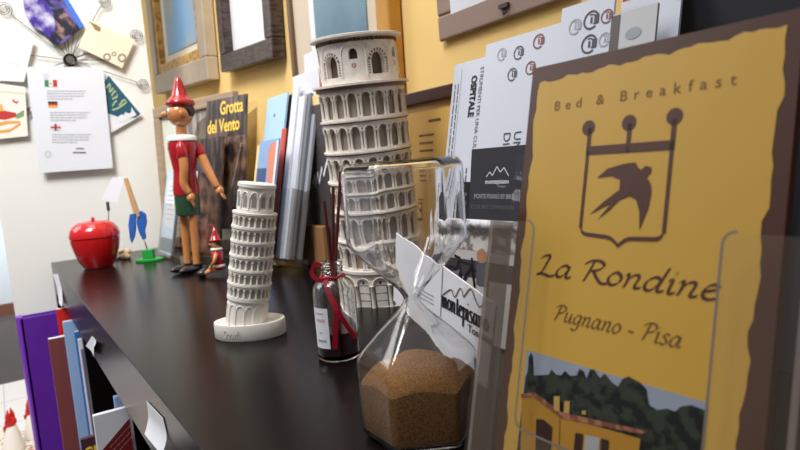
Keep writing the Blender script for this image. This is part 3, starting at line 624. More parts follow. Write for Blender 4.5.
for k in range(3):
    q0, q1 = wl(420, 288 + 4 * k), wl(434, 296 + 4 * k); b.flat([q0, q1, (q1[0], q1[1] - .0009), (q0[0], q0[1] - .0009)], -.0004)
obj('fine_print', b, M_pale, wc)

# ------------------------------------------------------------------ black board at the far right
b = B(); b.span((-.248, .392, .0), (.14, .41, .36))
tag(obj('display_board', b, mat('black_board', srgb(32, 33, 40), .55), bevel=.001), 'black board standing behind the ochre brochure at the right', 'board')

# ------------------------------------------------------------------ ochre brochure in its clear holder
BL = .221; BS = hypot(1, BL); UX0, UX1 = -.2065, -.0893
PY0, PZ0 = .1806, .0026
def bro(px, py, off=0):                 # picture features -> coordinates on the brochure
    p = hit(px, py, (0, 1, -BL), PY0 - BL * PZ0 - off); return (p.x - UX0, (p.z - PZ0) * BS)
br = thing('brochure', 'ochre bed and breakfast brochure with brown ragged border, in the near holder', 'brochure', (UX0, PY0, PZ0), (-math.atan(BL), 0, 0))
PH = .1903; PW = UX1 - UX0
b = B(); b.span((0, 0, 0), (PW, .004, PH)); obj('cover', b, mat('brown_cover', srgb(78, 44, 32), .42), br)
poly = []; rnd = random.Random(3)
def wob(k, s): return (sin(k * .9 + s) + .6 * sin(k * 2.3 + s * 2) + .4 * sin(k * 4.7 + s)) * .00045
x0, x1, z1 = .0045, PW - .0058, PH - .0055
for k in range(25): poly.append((x0 + (x1 - x0) * k / 24, .002))
for k in range(1, 40): t = k / 40; poly.append((x1 - .0034 + .0049 * t + wob(k, 1) * 1.6, .002 + (z1 - .002) * t))
for k in range(40): t = k / 39; poly.append((x1 + .001 - (x1 - x0) * t, z1 + .001 - .0035 * t + wob(k, 4) * 1.3))
for k in range(1, 40): t = k / 40; poly.append((x0 + .0012 * t + wob(k, 7) * 1.4, z1 - .0015 - (z1 - .0035) * t))
pr(br, 'ochre_field', [poly], mat('ochre_print', srgb(206, 162, 68), .42, noise=.03, scale=14), -.0002)
M_brn = mat('brown_print_dark', srgb(84, 50, 40), .45)
p0, p1 = bro(554, 111), bro(737, 82)
b = text_b('Bed & Breakfast', .0062, lambda x, z: Vector((p0[0] + x, -.0004, p0[1] + z)), spacing=1.8)
wx = max(v.co.x for v in b.bm.verts) - p0[0]
for v in b.bm.verts: v.co.x = p0[0] + (v.co.x - p0[0]) * (p1[0] - p0[0]) / wx
obj('heading', b, mat('brown_print_soft', srgb(128, 92, 44), .5), br)
em = B()
def ip(pts): return [bro(*q) for q in pts]
for c in ((589, 128), (629.5, 123), (675, 116.5)): q = bro(*c); disc2(em, q[0], q[1], .0033, -.0004, 20)
A, Bq = bro(588, 147), bro(672, 138)
zt, zb = A[1] + .0002, A[1] - .0036
xl, xr = bro(588.5, 150)[0], bro(673, 142)[0]
em.flat(R4(xl - .0006, zb, xr + .0006, zt), -.0004)
for c, x in ((589, xl), (None, bro(629, 140)[0]), (675, xr)): em.flat(R4(x - .0010, zb, x + .0010, bro(589, 128)[1]), -.0004)
zl = bro(579, 228)[1]
em.flat(R4(xl - .0008, zl, xl + .0008, zt), -.0004); em.flat(R4(xr - .0008, zl, xr + .0008, zt), -.0004)
xm = (xl + xr) / 2; zm = bro(619, 246)[1]
for s, xe in ((-1, xl), (1, xr)):
    P = spline([(xe, zl + .0005), (xe - s * .002, zl - .0022), (xe - s * .009, zl - .0028), (xm + s * .004, zl - .0034), (xm, zm)], 6)
    for p, q in zip(P, P[1:]):
        em.flat([(p[0], p[1] + .0009), (q[0], q[1] + .0009), (q[0], q[1] - .0007), (p[0], p[1] - .0007)], -.0005)
bird = [(95, 245), (120, 222), (160, 210), (190, 206), (197, 220), (205, 225), (215, 215), (230, 218), (228, 232), (218, 243), (228, 260), (230, 280), (222, 320), (200, 375), (200, 330), (192, 300), (175, 290), (150, 300), (125, 325), (95, 350), (118, 322), (130, 308), (105, 320), (75, 337), (110, 305), (150, 275), (152, 250), (130, 240)]
em.flat(ip([(x / 2.5 + 560, y / 2.5 + 80) for x, y in bird]), -.0005)
obj('swallow_emblem', em, M_brn, br)
b = B(); p0, p1 = bro(537, 274), bro(719, 296); script_b(b, 'La Rondine', p0[0], p0[1], p1[0], .0056, -.0004, nib=.22, ang=40, shear=.3, thin=.035); obj('name_lettering', b, M_brn, br)
b = B(); p0, p1 = bro(554, 319.5), bro(682, 343); script_b(b, 'Pugnano - Pisa', p0[0], p0[1], p1[0], .0042, -.0004, nib=.2, ang=40, shear=.28, thin=.035); obj('place_lettering', b, MATS['brown_print_soft'], br)
ZF = 3.636
def zp(pts): return ip([(x / ZF + 500, y / ZF + 330) for x, y in pts])
tl, trp = bro(527.5, 350), bro(709, 403)
ph = pr(br, 'house_photo', [[(tl[0], .004), (trp[0], .004), (trp[0], trp[1]), (tl[0], tl[1])]], mat('photo_sky', srgb(150, 158, 172), .35), -.0004)
def pp(name, polys, m, y): return pr(ph, name, polys, m, y)
pp('trees', [[(tl[0], .004)] + [(trp[0], .004)] + zp([(752, 292), (700, 272), (660, 278), (640, 296), (610, 285), (575, 290), (545, 272), (536, 215), (512, 190), (470, 168), (450, 176), (432, 205), (410, 190), (385, 158), (366, 175), (345, 142), (330, 144), (318, 178), (308, 150), (292, 140), (282, 165), (258, 166), (240, 148), (225, 165), (205, 160), (190, 143), (182, 162), (126, 165), (123, 100), (117, 82), (108, 96), (104, 150), (96, 170)])],
   two_tone('tree_print', srgb(22, 26, 24), srgb(52, 58, 46), 180, .4), -.0006)
wy = mat('house_yellow', srgb(176, 128, 48), .4)
zb0 = .004
def dn(pts): return zp(pts[:-2]) + [(bro(pts[-2][0] / ZF + 500, pts[-2][1] / ZF + 330)[0], zb0), (bro(pts[-1][0] / ZF + 500, pts[-1][1] / ZF + 330)[0], zb0)]
pp('house_wall', [dn([(84, 245), (130, 240), (225, 318), (232, 436), (84, 436)]), dn([(222, 310), (515, 395), (505, 436), (225, 436)])], wy, -.0008)
rfm = two_tone('roof_print', srgb(120, 72, 52), srgb(165, 110, 82), 300, .5)
pp('roof', [zp([(82, 232), (130, 225), (230, 298), (545, 368), (520, 378), (228, 320), (126, 243), (82, 246)])], rfm, -.0010)
pp('chimneys', [zp([(202, 290), (202, 240), (223, 240), (223, 296)]), zp([(238, 300), (240, 258), (260, 258), (258, 304)]), zp([(303, 306), (304, 292), (318, 292), (318, 306)])], mat('chimney_print', srgb(190, 150, 80), .4), -.0011)
shm = mat('shutter_print', srgb(58, 40, 34), .4)
pp('doorway', [dn([(135, 425), (138, 322), (165, 325), (196, 352), (194, 436), (135, 436)])], shm, -.0011)
pp('shutters', [dn([(276, 415), (280, 372), (308, 378), (304, 436), (276, 436)]), dn([(372, 430), (374, 393), (402, 400), (400, 436), (372, 436)])], shm, -.0011)
pp('window', [dn([(312, 430), (316, 380), (370, 392), (366, 436), (312, 436)])], mat('window_print', srgb(165, 165, 162), .4), -.0011)

# its clear holder: back, base, side walls, U-shaped front
M_lip = frosted('dusty_acrylic', srgb(165, 148, 130), .07, .2); M_side = frosted('frosted_acrylic', srgb(158, 146, 140), .6)
hd = thing('brochure_holder', 'clear acrylic holder with rounded front lips round the ochre brochure', 'brochure holder', (UX0, PY0, .0026), (-math.atan(BL), 0, 0))
TH = .0022; FY = -.0110
hx0, hx1 = UX0 - .019, UX1 + .012
lx0, lx1 = bro(483, 260, -FY * BS)[0], hx1 - UX0
b = B(); b.span((lx0, .0045, 0), (lx1, .0065, .15)); obj('back_panel', b, M_acr, hd)
b = B(); b.span((lx0 + TH, FY + TH, 0), (lx1 - TH, .0044, .002)); obj('bottom', b, M_acr, hd)
def fo(px, py): return bro(px, py, -FY * BS * .98)
uL, uR = fo(526.5, 300)[0], fo(719, 300)[0]; zT, zB = fo(515, 226)[1], fo(525, 438)[1]
U = [(lx0, 0), (lx1, 0)] + rr(uR, zB, lx1, zT, .004, '0011')[1:]
U = [(lx0, 0), (lx1, 0), (lx1, zT)] + [(uR + .004 + .004 * cos(a), zT - .004 + .004 * sin(a)) for a in [pi / 2 + pi / 2 * k / 6 for k in range(7)]]
U += [(uR - .005 + .005 * cos(a), zB + .005 + .005 * sin(a)) for a in [0 - pi / 2 * k / 6 for k in range(7)]]
U += [(uL + .005 + .005 * cos(a), zB + .005 + .005 * sin(a)) for a in [-pi / 2 - pi / 2 * k / 6 for k in range(7)]]
U += [(uL - .004 + .004 * cos(a), zT - .004 + .004 * sin(a)) for a in [0 + pi / 2 * k / 6 for k in range(7)]] + [(lx0, zT)]
b = B(); b.slab(U, TH, lambda x, d, z: (x, FY + d, z)); fp = obj('front_panel', b, M_lip, hd)
b = B()
rim = U[3:-1]
for p, q in zip(rim, rim[1:]):
    v = Vector((q[0] - p[0], q[1] - p[1])); 
    if v.length < 1e-7: continue
    n = Vector((-v.y, v.x)).normalized() * .0010
    b.face([(p[0], FY - .0001, p[1]), (q[0], FY - .0001, q[1]), (q[0] - n.x, FY - .0001, q[1] - n.y), (p[0] - n.x, FY - .0001, p[1] - n.y)])
obj('polished_edge', b, mat('frosted_edge', srgb(128, 116, 108), .3), fp)
for x in (lx0, lx1 - TH):
    b = B(); b.slab([(FY + TH, 0), (.0044, 0), (.0044, zT), (FY + TH, zT)], TH, lambda p, d, z: (x + d, p, z)); obj('side_panel', b, M_side, hd)

# ------------------------------------------------------------------ leaning tower models
def polar(r, a, z): return Vector((r * cos(a), r * sin(a), z))
def gallery(parent, z0, h, R, n, m_s, m_d, name='gallery', col=.045, plate=.10, seg=8, inner=.88, spring=.60, m_b=None):
    b = B(); Ri = R * .90; w = 2 * pi / n
    zs, zt = z0 + h * spring, z0 + h * (1 - plate)
    b.lathe([(R * .84, z0), (R * .985, z0), (R * .985, z0 + h * .06), (R * .84, z0 + h * .06)], n * 4, cap0=False, cap1=False)
    b.lathe([(R * .84, zt), (R * .985, zt), (R * 1.03, zt + h * plate * .35), (R * 1.03, z0 + h), (R * .84, z0 + h)], n * 4, cap0=False, cap1=False)
    hw = w * (.33 if m_b else .40); arch = R * hw; bj = B()
    for k in range(n):
        a = w * k
        # column with base and capital
        for da, cr in (((-.11 * w, .62), (.11 * w, .62)) if m_b else ((0, 1),)):
            q = R * col * cr; b.lathe([(q * 1.5, z0 + h * .06), (q, z0 + h * .12), (q * .9, zs - h * .08), (q * 1.7, zs)], 8, Matrix.Translation(polar(R * .955 if m_b else R * .94, a + da, 0)))
        if m_b:
            bj.face([polar(R * .93, a - .12 * w, z0 + h * .05), polar(R * .93, a + .12 * w, z0 + h * .05), polar(R * .93, a + .12 * w, zs), polar(R * .93, a - .12 * w, zs)])
            bj.face([polar(R * .988, a - .06 * w, zs + h * .03), polar(R * .988, a + .06 * w, zs + h * .03), polar(R * .988, a, zs + h * .13)])
            for e0 in (-hw * .92, hw * .84): b.face([polar(R * .905, a + w / 2 + e0, z0 + h * .06), polar(R * .905, a + w / 2 + e0 + hw * .08, z0 + h * .06), polar(R * .905, a + w / 2 + e0 + hw * .08, zs), polar(R * .905, a + w / 2 + e0, zs)])
        prev = None
        for j in range(seg + 1):
            t = -1 + 2 * j / seg; aa = a + w / 2 + hw * t
            zz = zs + min(arch * math.sqrt(max(0, 1 - t * t)), (zt - zs) * .85)
            cur = (polar(R * .975, aa, zz), polar(R * .975, aa, zt), polar(Ri, aa, zz))
            if prev:
                b.face([prev[0], cur[0], cur[1], prev[1]]); b.face([prev[0], cur[0], cur[2], prev[2]])
            prev = cur
        for e0, e1 in ((-(w / 2 - hw), 0), (0, w / 2 - hw)):
            b.face([polar(R * .975, a + e0, zs), polar(R * .975, a + e1, zs), polar(R * .975, a + e1, zt), polar(R * .975, a + e0, zt)])
            b.face([polar(R * .975, a + e0, zs), polar(R * .975, a + e1, zs), polar(Ri, a + e1, zs), polar(Ri, a + e0, zs)])
        # moulded arch rim
        P = [polar(R * .985, a + w / 2 + hw * 1.02 * cos(pi * q / 8), zs + min(arch * sin(pi * q / 8), (zt - zs) * .85)) for q in range(9)]
        b.tube(P, R * .011, 5)
    g = obj(name, b, m_s, parent, smooth=True, auto=35)
    if m_b:
        bj.lathe([(R * .99, zt - h * .015), (R * 1.0, zt - h * .015), (R * 1.0, zt + h * .02), (R * .99, zt + h * .02)], n * 2, cap0=False, cap1=False)
        obj('brown_joints', bj, m_b, g)
    else: bj.bm.free()
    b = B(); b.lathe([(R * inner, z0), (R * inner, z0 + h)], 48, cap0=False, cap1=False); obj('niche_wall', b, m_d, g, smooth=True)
    return g
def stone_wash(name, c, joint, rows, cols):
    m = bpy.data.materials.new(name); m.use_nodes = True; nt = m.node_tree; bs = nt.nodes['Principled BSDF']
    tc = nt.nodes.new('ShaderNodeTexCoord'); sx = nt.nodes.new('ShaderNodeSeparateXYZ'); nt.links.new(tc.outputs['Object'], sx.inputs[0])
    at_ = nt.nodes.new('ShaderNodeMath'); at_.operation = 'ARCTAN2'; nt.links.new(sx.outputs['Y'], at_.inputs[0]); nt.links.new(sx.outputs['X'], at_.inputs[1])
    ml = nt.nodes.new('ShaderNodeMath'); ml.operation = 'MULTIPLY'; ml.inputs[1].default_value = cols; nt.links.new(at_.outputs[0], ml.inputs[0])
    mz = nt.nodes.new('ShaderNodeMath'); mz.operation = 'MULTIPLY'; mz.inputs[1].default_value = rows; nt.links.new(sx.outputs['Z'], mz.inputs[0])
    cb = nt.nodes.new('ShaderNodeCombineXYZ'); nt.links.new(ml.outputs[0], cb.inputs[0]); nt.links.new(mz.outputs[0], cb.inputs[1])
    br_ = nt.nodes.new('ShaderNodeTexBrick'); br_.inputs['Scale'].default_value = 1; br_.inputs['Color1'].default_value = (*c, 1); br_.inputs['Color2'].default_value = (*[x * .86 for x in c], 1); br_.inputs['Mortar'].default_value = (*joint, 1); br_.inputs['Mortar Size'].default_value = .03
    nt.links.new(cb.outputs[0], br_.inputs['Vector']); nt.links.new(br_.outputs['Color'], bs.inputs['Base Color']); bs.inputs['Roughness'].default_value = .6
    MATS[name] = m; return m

M_tw = mat('tower_resin', srgb(234, 225, 215), .5, noise=.10, scale=160)
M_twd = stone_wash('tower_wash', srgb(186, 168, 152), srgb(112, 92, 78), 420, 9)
M_twb = mat('tower_brown', srgb(128, 98, 82), .55, noise=.12, scale=120)
M_twk = mat('tower_dark', srgb(62, 48, 40), .6)
tw = thing('tower_model', 'large painted leaning tower model behind the hourglass', 'tower model', (-.555, .3435, .0005), (0, 0, 0))
tw.rotation_euler = (Matrix.Rotation(rad(5), 3, SR) @ Matrix.Rotation(rad(-1.7), 3, SF)).to_euler()
R = .0452
# base storey with blind arches
b = B(); b.lathe([(R * 1.0, 0), (R * 1.0, .003), (R * .96, .0035), (R * .96, .038), (R * 1.03, .0395), (R * 1.03, .0425), (R * .9, .0425)], 60)
n = 15
for k in range(n):
    a = 2 * pi * k / n; w = 2 * pi / n
    b.lathe([(.0026, .003), (.0016, .006), (.0016, .024), (.003, .027)], 8, Matrix.Translation(polar(R * .985, a, 0)))
    P = [polar(R * .985, a + w / 2 + w * .44 * cos(pi * q / 10), .0265 + .0088 * sin(pi * q / 10)) for q in range(11)]; b.tube(P, .0011, 5)
bs_ = obj('base_storey', b, M_tw, tw, smooth=True, auto=35)
b = B()
for k in range(n):
    a = 2 * pi * (k + .5) / n
    q = R * .968
    for dz, hh in ((.030, .0022),):
        b.face([polar(q, a - .035, dz), polar(q, a, dz - hh), polar(q, a + .035, dz), polar(q, a, dz + hh)])
    for z in (.0265, .018, .010): b.face([polar(q, a - .13, z), polar(q, a + .13, z), polar(q, a + .13, z + .0007), polar(q, a - .13, z + .0007)])
    b.face([polar(q, a - .155, .003), polar(q, a - .135, .003), polar(q, a - .135, .027), polar(q, a - .155, .027)]); b.face([polar(q, a + .155, .003), polar(q, a + .135, .003), polar(q, a + .135, .027), polar(q, a + .155, .027)])
obj('dark_inlay', b, M_twk, bs_)
z = .0425; GH = [.0305, .0305, .0305, .031, .0315, .0325]
for i, h in enumerate(GH):
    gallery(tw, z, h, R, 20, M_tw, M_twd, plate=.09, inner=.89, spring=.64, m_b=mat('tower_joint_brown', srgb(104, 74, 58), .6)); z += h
ZB = z
# belfry
bf = B(); RB = R * .88; hB = .048
bf.lathe([(RB * .6, ZB), (R * 1.10, ZB), (R * 1.10, ZB + .0022), (RB * 1.0, ZB + .003), (RB * 1.0, ZB + .008), (RB * .6, ZB + .008)], 60, cap0=False, cap1=False)
nb_ = 10; w = 2 * pi / nb_; z0, zt = ZB + .008, ZB + hB - .007
def bay(b, a, w, R0, R1, hw, zb, zs, z0, zt, seg=10):
    ar = R0 * hw
    for lo, hi in ((-w / 2, -hw), (hw, w / 2)):
        for (za, zc) in ((z0, zs), (zs, zt)):
            b.face([polar(R0, a + lo, za), polar(R0, a + hi, za), polar(R0, a + hi, zc), polar(R0, a + lo, zc)])
    if zb > z0: b.face([polar(R0, a - hw, z0), polar(R0, a + hw, z0), polar(R0, a + hw, zb), polar(R0, a - hw, zb)]); b.face([polar(R0, a - hw, zb), polar(R0, a + hw, zb), polar(R1, a + hw, zb), polar(R1, a - hw, zb)])
    for s in (-1, 1): b.face([polar(R0, a + s * hw, zb), polar(R0, a + s * hw, zs), polar(R1, a + s * hw, zs), polar(R1, a + s * hw, zb)])
    prev = None
    for j in range(seg + 1):
        t = -1 + 2 * j / seg; aa = a + hw * t; zz = zs + ar * math.sqrt(max(0, 1 - t * t))
        cur = (polar(R0, aa, zz), polar(R0, aa, zt), polar(R1, aa, zz))
        if prev: b.face([prev[0], cur[0], cur[1], prev[1]]); b.face([prev[0], cur[0], cur[2], prev[2]])
        prev = cur
VB = []
aview = atan2(-.3465, .553)          # towards the visitor
for k in range(nb_):
    a = aview + w * (k - .15)
    if k % 2 == 0: bay(bf, a, w, RB, RB * .86, w * .17, z0 + .0165, z0 + .0225, z0, zt)
    else:
        bay(bf, a, w, RB, RB * .86, w * .30, z0 + .001, z0 + .0145, z0, zt); vb = B(); VB.append(vb)
        for q in range(9):
            t = pi * (q + .5) / 9; rr_ = w * .36
            c = polar(RB * 1.004, a + rr_ * cos(t), z0 + .0145 + RB * rr_ * sin(t))
            p1_ = polar(RB * 1.004, a + rr_ * 1.18 * cos(t + .1), z0 + .0145 + RB * rr_ * 1.18 * sin(t + .1)); p2_ = polar(RB * 1.004, a + rr_ * 1.18 * cos(t - .1), z0 + .0145 + RB * rr_ * 1.18 * sin(t - .1))
            p3_ = polar(RB * 1.004, a + rr_ * .9 * cos(t - .1), z0 + .0145 + RB * rr_ * .9 * sin(t - .1)); p4_ = polar(RB * 1.004, a + rr_ * .9 * cos(t + .1), z0 + .0145 + RB * rr_ * .9 * sin(t + .1))
            vb.face([p1_, p2_, p3_, p4_])
        for q in range(6):
            for s in (-1, 1):
                zz = z0 + .002 + q * .0024; vb.face([polar(RB * 1.004, a + s * w * .36, zz), polar(RB * 1.004, a + s * w * .45, zz), polar(RB * 1.004, a + s * w * .45, zz + .0011), polar(RB * 1.004, a + s * w * .36, zz + .0011)])
    P = [polar(RB * 1.0, a + w * .46 * cos(pi * q / 10), z0 + .0225 + RB * w * .40 * sin(pi * q / 10)) for q in range(11)]; bf.tube(P, .0010, 5)
    bf.tube([polar(RB * 1.0, a + w * .5, z0), polar(RB * 1.0, a + w * .5, z0 + .0225)], .0013, 6)
bfo = obj('belfry', bf, M_tw, tw, smooth=True, auto=30)
for vb in VB: obj('voussoirs', vb, M_twb, bfo)
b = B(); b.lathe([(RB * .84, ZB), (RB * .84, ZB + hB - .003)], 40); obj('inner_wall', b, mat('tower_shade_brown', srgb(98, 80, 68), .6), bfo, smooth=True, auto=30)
b = B()
for k in range(60): a = 2 * pi * k / 60; b.box((RB * 1.0, 0, ZB + hB - .0055), (.003, .0016, .003), Matrix.Rotation(a, 4, 'Z'))
obj('dentils', b, M_twb, bfo)
b = B()
for k in range(0, nb_, 2):
    a = aview + w * (k - .15)
    for q in range(8):
        t = 2 * pi * q / 8; b.face([polar(RB * 1.006, a + .055 * cos(t + .3), z0 + .0105 + .0023 * sin(t + .3)), polar(RB * 1.006, a + .055 * cos(t - .3), z0 + .0105 + .0023 * sin(t - .3)), polar(RB * 1.006, a + .025 * cos(t - .2), z0 + .0105 + .001 * sin(t - .2)), polar(RB * 1.006, a + .025 * cos(t + .2), z0 + .0105 + .001 * sin(t + .2))])
    b.face([polar(RB * 1.03, a + .1 - .05, zt + .003), polar(RB * 1.03, a + .1, zt + .001), polar(RB * 1.03, a + .1 + .05, zt + .003), polar(RB * 1.03, a + .1, zt + .005)])
obj('red_rosettes', b, mat('tower_red', srgb(160, 70, 60), .5), bfo)
b = B(); b.lathe([(RB * .99, ZB + hB - .004), (R * 1.03, ZB + hB - .002), (R * 1.03, ZB + hB), (R * .98, ZB + hB + .0006)], 24); obj('top_slab', b, M_tw, tw)
# brown band just under the belfry
b = B(); b.lathe([(R * 1.0, ZB - .0035), (R * 1.04, ZB - .0035), (R * 1.04, ZB - .0005), (R * 1.0, ZB - .0005)], 60, cap0=False, cap1=False); obj('brown_band', b, M_twb, tw)

M_pl = mat('white_plaster', srgb(232, 226, 216), .65, noise=.05, scale=120)
M_pld = mat('plaster_recess_shade', srgb(186, 178, 168), .7, noise=.05, scale=120)  # niche shade put into a darker copy of the white plaster
c0 = at(251, 334.5)
sm = thing('tower_model', 'small white leaning tower souvenir on an oval base', 'tower model', (c0.x, c0.y, 0), (0, 0, rad(48)))
b = B(); n = 48
def oval(s, z, ex=0): return [(.0335 * s * cos(2 * pi * k / n), .0235 * s * sin(2 * pi * k / n), z) for k in range(n)]
b.loft([oval(.97, 0), oval(1, .001), oval(1, .0125), oval(.985, .0145), oval(.93, .0147), oval(.87, .0125), oval(.8, .0118)]); ob_ = obj('oval_base', b, M_pl, sm, smooth=True, auto=50)
b = B(); x0_ = -.0165
for ch in 'Soudi':
    for st_ in GL[ch][0]:
        P = []
        for x, z in spline(st_, 5):
            xx = x0_ + x * .0042; t = math.acos(max(-1, min(1, xx / .0335))); P.append((.0336 * cos(t), -.0236 * sin(t), .0035 + z * .0040))
        b.tube(P, .0004, 5)
    x0_ += GL[ch][1] * .0046
obj('incised_script', b, M_pld, ob_)
stw = link(bpy.data.objects.new('tower', None), sm); stw.location = (-.001, 0, .0115)
# tilt towards the right as seen from the camera
lr = Matrix.Rotation(rad(-48), 3, 'Z') @ SF
stw.rotation_euler = Matrix.Rotation(rad(7.2), 3, lr).to_euler()
bpy.data.objects.remove(stw)
TM = Matrix.Translation((-.003, 0, .0115)) @ Matrix.Rotation(rad(10.3), 4, lr)
def put(o): o.matrix_local = TM; return o
r = .0194
b = B(); b.lathe([(r * .92, 0), (r * .92, .0225), (r * 1.0, .0235), (r * 1.0, .026)], 40)
for k in range(14):
    a = 2 * pi * k / 14; b.tube([polar(r * .93, a, 0), polar(r * .93, a, .015)], .0009, 6)
    b.tube([polar(r * .93, a + pi / 14 + .19 * cos(pi * q / 8), .015 + .0045 * sin(pi * q / 8)) for q in range(9)], .0007, 5)
put(obj('base_storey', b, M_pl, sm, smooth=True, auto=40))
z = .026
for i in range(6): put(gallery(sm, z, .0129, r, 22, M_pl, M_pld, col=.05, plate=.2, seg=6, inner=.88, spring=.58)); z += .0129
b = B(); rb_ = .0164
b.lathe([(rb_, z), (rb_, z + .003), (rb_ * .96, z + .0035), (rb_ * .96, z + .0215), (rb_ * 1.04, z + .0225), (rb_ * 1.04, z + .0255), (rb_ * .97, z + .0265)], 40)
for k in range(12):
    a = 2 * pi * k / 12; b.tube([polar(rb_ * .98, a, z + .003), polar(rb_ * .98, a, z + .014)], .0008, 6)
    b.tube([polar(rb_ * .98, a + pi / 12 + .2 * cos(pi * q / 8), z + .014 + .0045 * sin(pi * q / 8)) for q in range(9)], .0007, 5)
bfs = put(obj('belfry', b, M_pl, sm, smooth=True, auto=40))
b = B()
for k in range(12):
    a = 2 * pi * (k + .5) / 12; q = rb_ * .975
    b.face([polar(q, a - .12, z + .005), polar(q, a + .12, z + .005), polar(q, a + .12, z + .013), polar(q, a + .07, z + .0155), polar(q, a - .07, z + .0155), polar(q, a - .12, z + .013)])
obj('window_shade_patches', b, mat('plaster_window_shade', srgb(150, 144, 134), .7), bfs)  # flat patches, window recess shade put into the grey

# ------------------------------------------------------------------ hourglass
hp = Vector((-.2655, .1755, 0)) + SR * .0046 + SF * .001
hg = thing('hourglass', 'hexagonal glass hourglass with brown sand in its lower bulb', 'hourglass', hp, (0, 0, atan2(-hp.y, -hp.x) + rad(4)))
def hexr(t, p): return (sum(abs(cos(t - k * pi / 3)) ** p for k in range(3))) ** (-1 / p)
NS = 96
def hexring(a, p, z):
    k0 = hexr(0, p); return [(a * hexr(2 * pi * k / NS, p) / k0 * cos(2 * pi * k / NS), a * hexr(2 * pi * k / NS, p) / k0 * sin(2 * pi * k / NS), z) for k in range(NS)]
AP = .0284
def prof(low):
    # (apothem, exponent, z) from the neck outwards
    L_ = [(.0046, 2.2, 0), (.0052, 2.4, .002), (.0075, 3.2, .0055), (.012, 6, .0105), (.0190, 14, .0185), (.0255, 26, .0270), (.0272, 30, .0295), (AP, 34, .0325), (AP, 36, .036), (AP, 36, .050), (AP, 36, .0690), (AP * .985, 34, .0715), (AP * .95, 32, .0735), (AP * .88, 30, .0747)]
    return L_
ZN = .0752
out_, in_ = [], []
pl = prof(1)
full = [(a * (1 + .03 * min(1, dz / .03)), p, ZN - dz) for a, p, dz in pl[::-1]] + [(a * (1 + .015 * min(1, dz / .03)), p, ZN + dz) for a, p, dz in pl[1:]]
b = B(); b.loft([hexring(a, p, z) for a, p, z in full])
TG = .0011
def inn(a, p, z):
    d = z - ZN; aa = max(.0016, a - TG)
    if abs(d) > .07: return None
    return (aa, p, z)
inner = [q for q in (inn(*f) for f in full) if q]
zlo, zhi = ZN - .0728, ZN + .0728
AL = AP * 1.03
inner = [(AL - TG - .0035, 30, zlo), (AL - TG - .0008, 32, zlo + .0012)] + inner + [(AP * 1.015 - TG - .0008, 32, zhi - .0012), (AP * 1.015 - TG - .0035, 30, zhi)]
b2rings = [hexring(a, p, z) for a, p, z in inner]
b.loft([r_[::-1] for r_ in b2rings])
bm = b.bm; bmesh.ops.recalc_face_normals(bm, faces=bm.faces)
# the cavity wall must face into the cavity
nv_out = len(full) * NS; bm.verts.ensure_lookup_table(); bm.verts.index_update()
me = bpy.data.meshes.new('bulbs'); 
for f in bm.faces:
    f.smooth = True
    c = f.calc_center_median(); inside = f.verts[0].index >= nv_out
    ref = Vector((c.x, c.y, 0)) if hypot(c.x, c.y) > .001 and abs(f.normal.z) < .9 else Vector((0, 0, 1 if c.z > ZN else -1))
    outward = f.normal.dot(ref) > 0
    if outward == inside: f.normal_flip()
bm.to_mesh(me); bm.free(); me.materials.append(M_glass); me.set_sharp_from_angle(angle=rad(50))
link(bpy.data.objects.new('glass_bulbs', me), hg)
def sandmat():
    m = bpy.data.materials.new('brown_sand'); m.use_nodes = True; nt = m.node_tree; bs = nt.nodes['Principled BSDF']
    tc = nt.nodes.new('ShaderNodeTexCoord'); nz = nt.nodes.new('ShaderNodeTexVoronoi'); nz.inputs['Scale'].default_value = 1900
    rp = nt.nodes.new('ShaderNodeValToRGB'); rp.color_ramp.elements[0].color = (*srgb(222, 164, 94), 1); rp.color_ramp.elements[1].color = (*srgb(118, 76, 34), 1); rp.color_ramp.elements[1].position = .75
    bp = nt.nodes.new('ShaderNodeBump'); bp.inputs['Strength'].default_value = .5; bp.inputs['Distance'].default_value = .0005
    nt.links.new(tc.outputs['Object'], nz.inputs['Vector']); nt.links.new(nz.outputs['Distance'], rp.inputs['Fac']); nt.links.new(rp.outputs['Color'], bs.inputs['Base Color'])
    nt.links.new(nz.outputs['Distance'], bp.inputs['Height']); nt.links.new(bp.outputs['Normal'], bs.inputs['Normal']); bs.inputs['Roughness'].default_value = .85
    return m
b = B(); a_ = AL - TG - .00025; zs_ = .0325
rings = [hexring(a_ - .0035, 30, zlo + .0003), hexring(a_ - .0006, 32, zlo + .0016), hexring(a_, 34, zlo + .004), hexring(a_, 36, zs_ - .012)]
def dome(t): return .0125 * (cos(t * pi / 2) ** 1.1 if t < 1 else 0)
for k in range(13):
    t = 1 - k / 13
    rings.append([(x * t, y * t, zs_ - .004 + .0162 * cos(pi / 2 * min(1, hypot(x, y) * t / (AL * 1.16))) + .0004 * sin(9 * t + 3 * atan2(y, x))) for x, y, _ in hexring(a_, 36, 0)])
rings.append([(x * .01, y * .01, zs_ + .0124) for x, y, _ in hexring(a_, 36, 0)])
b.loft(rings); obj('sand', b, sandmat(), hg, smooth=True, auto=45)

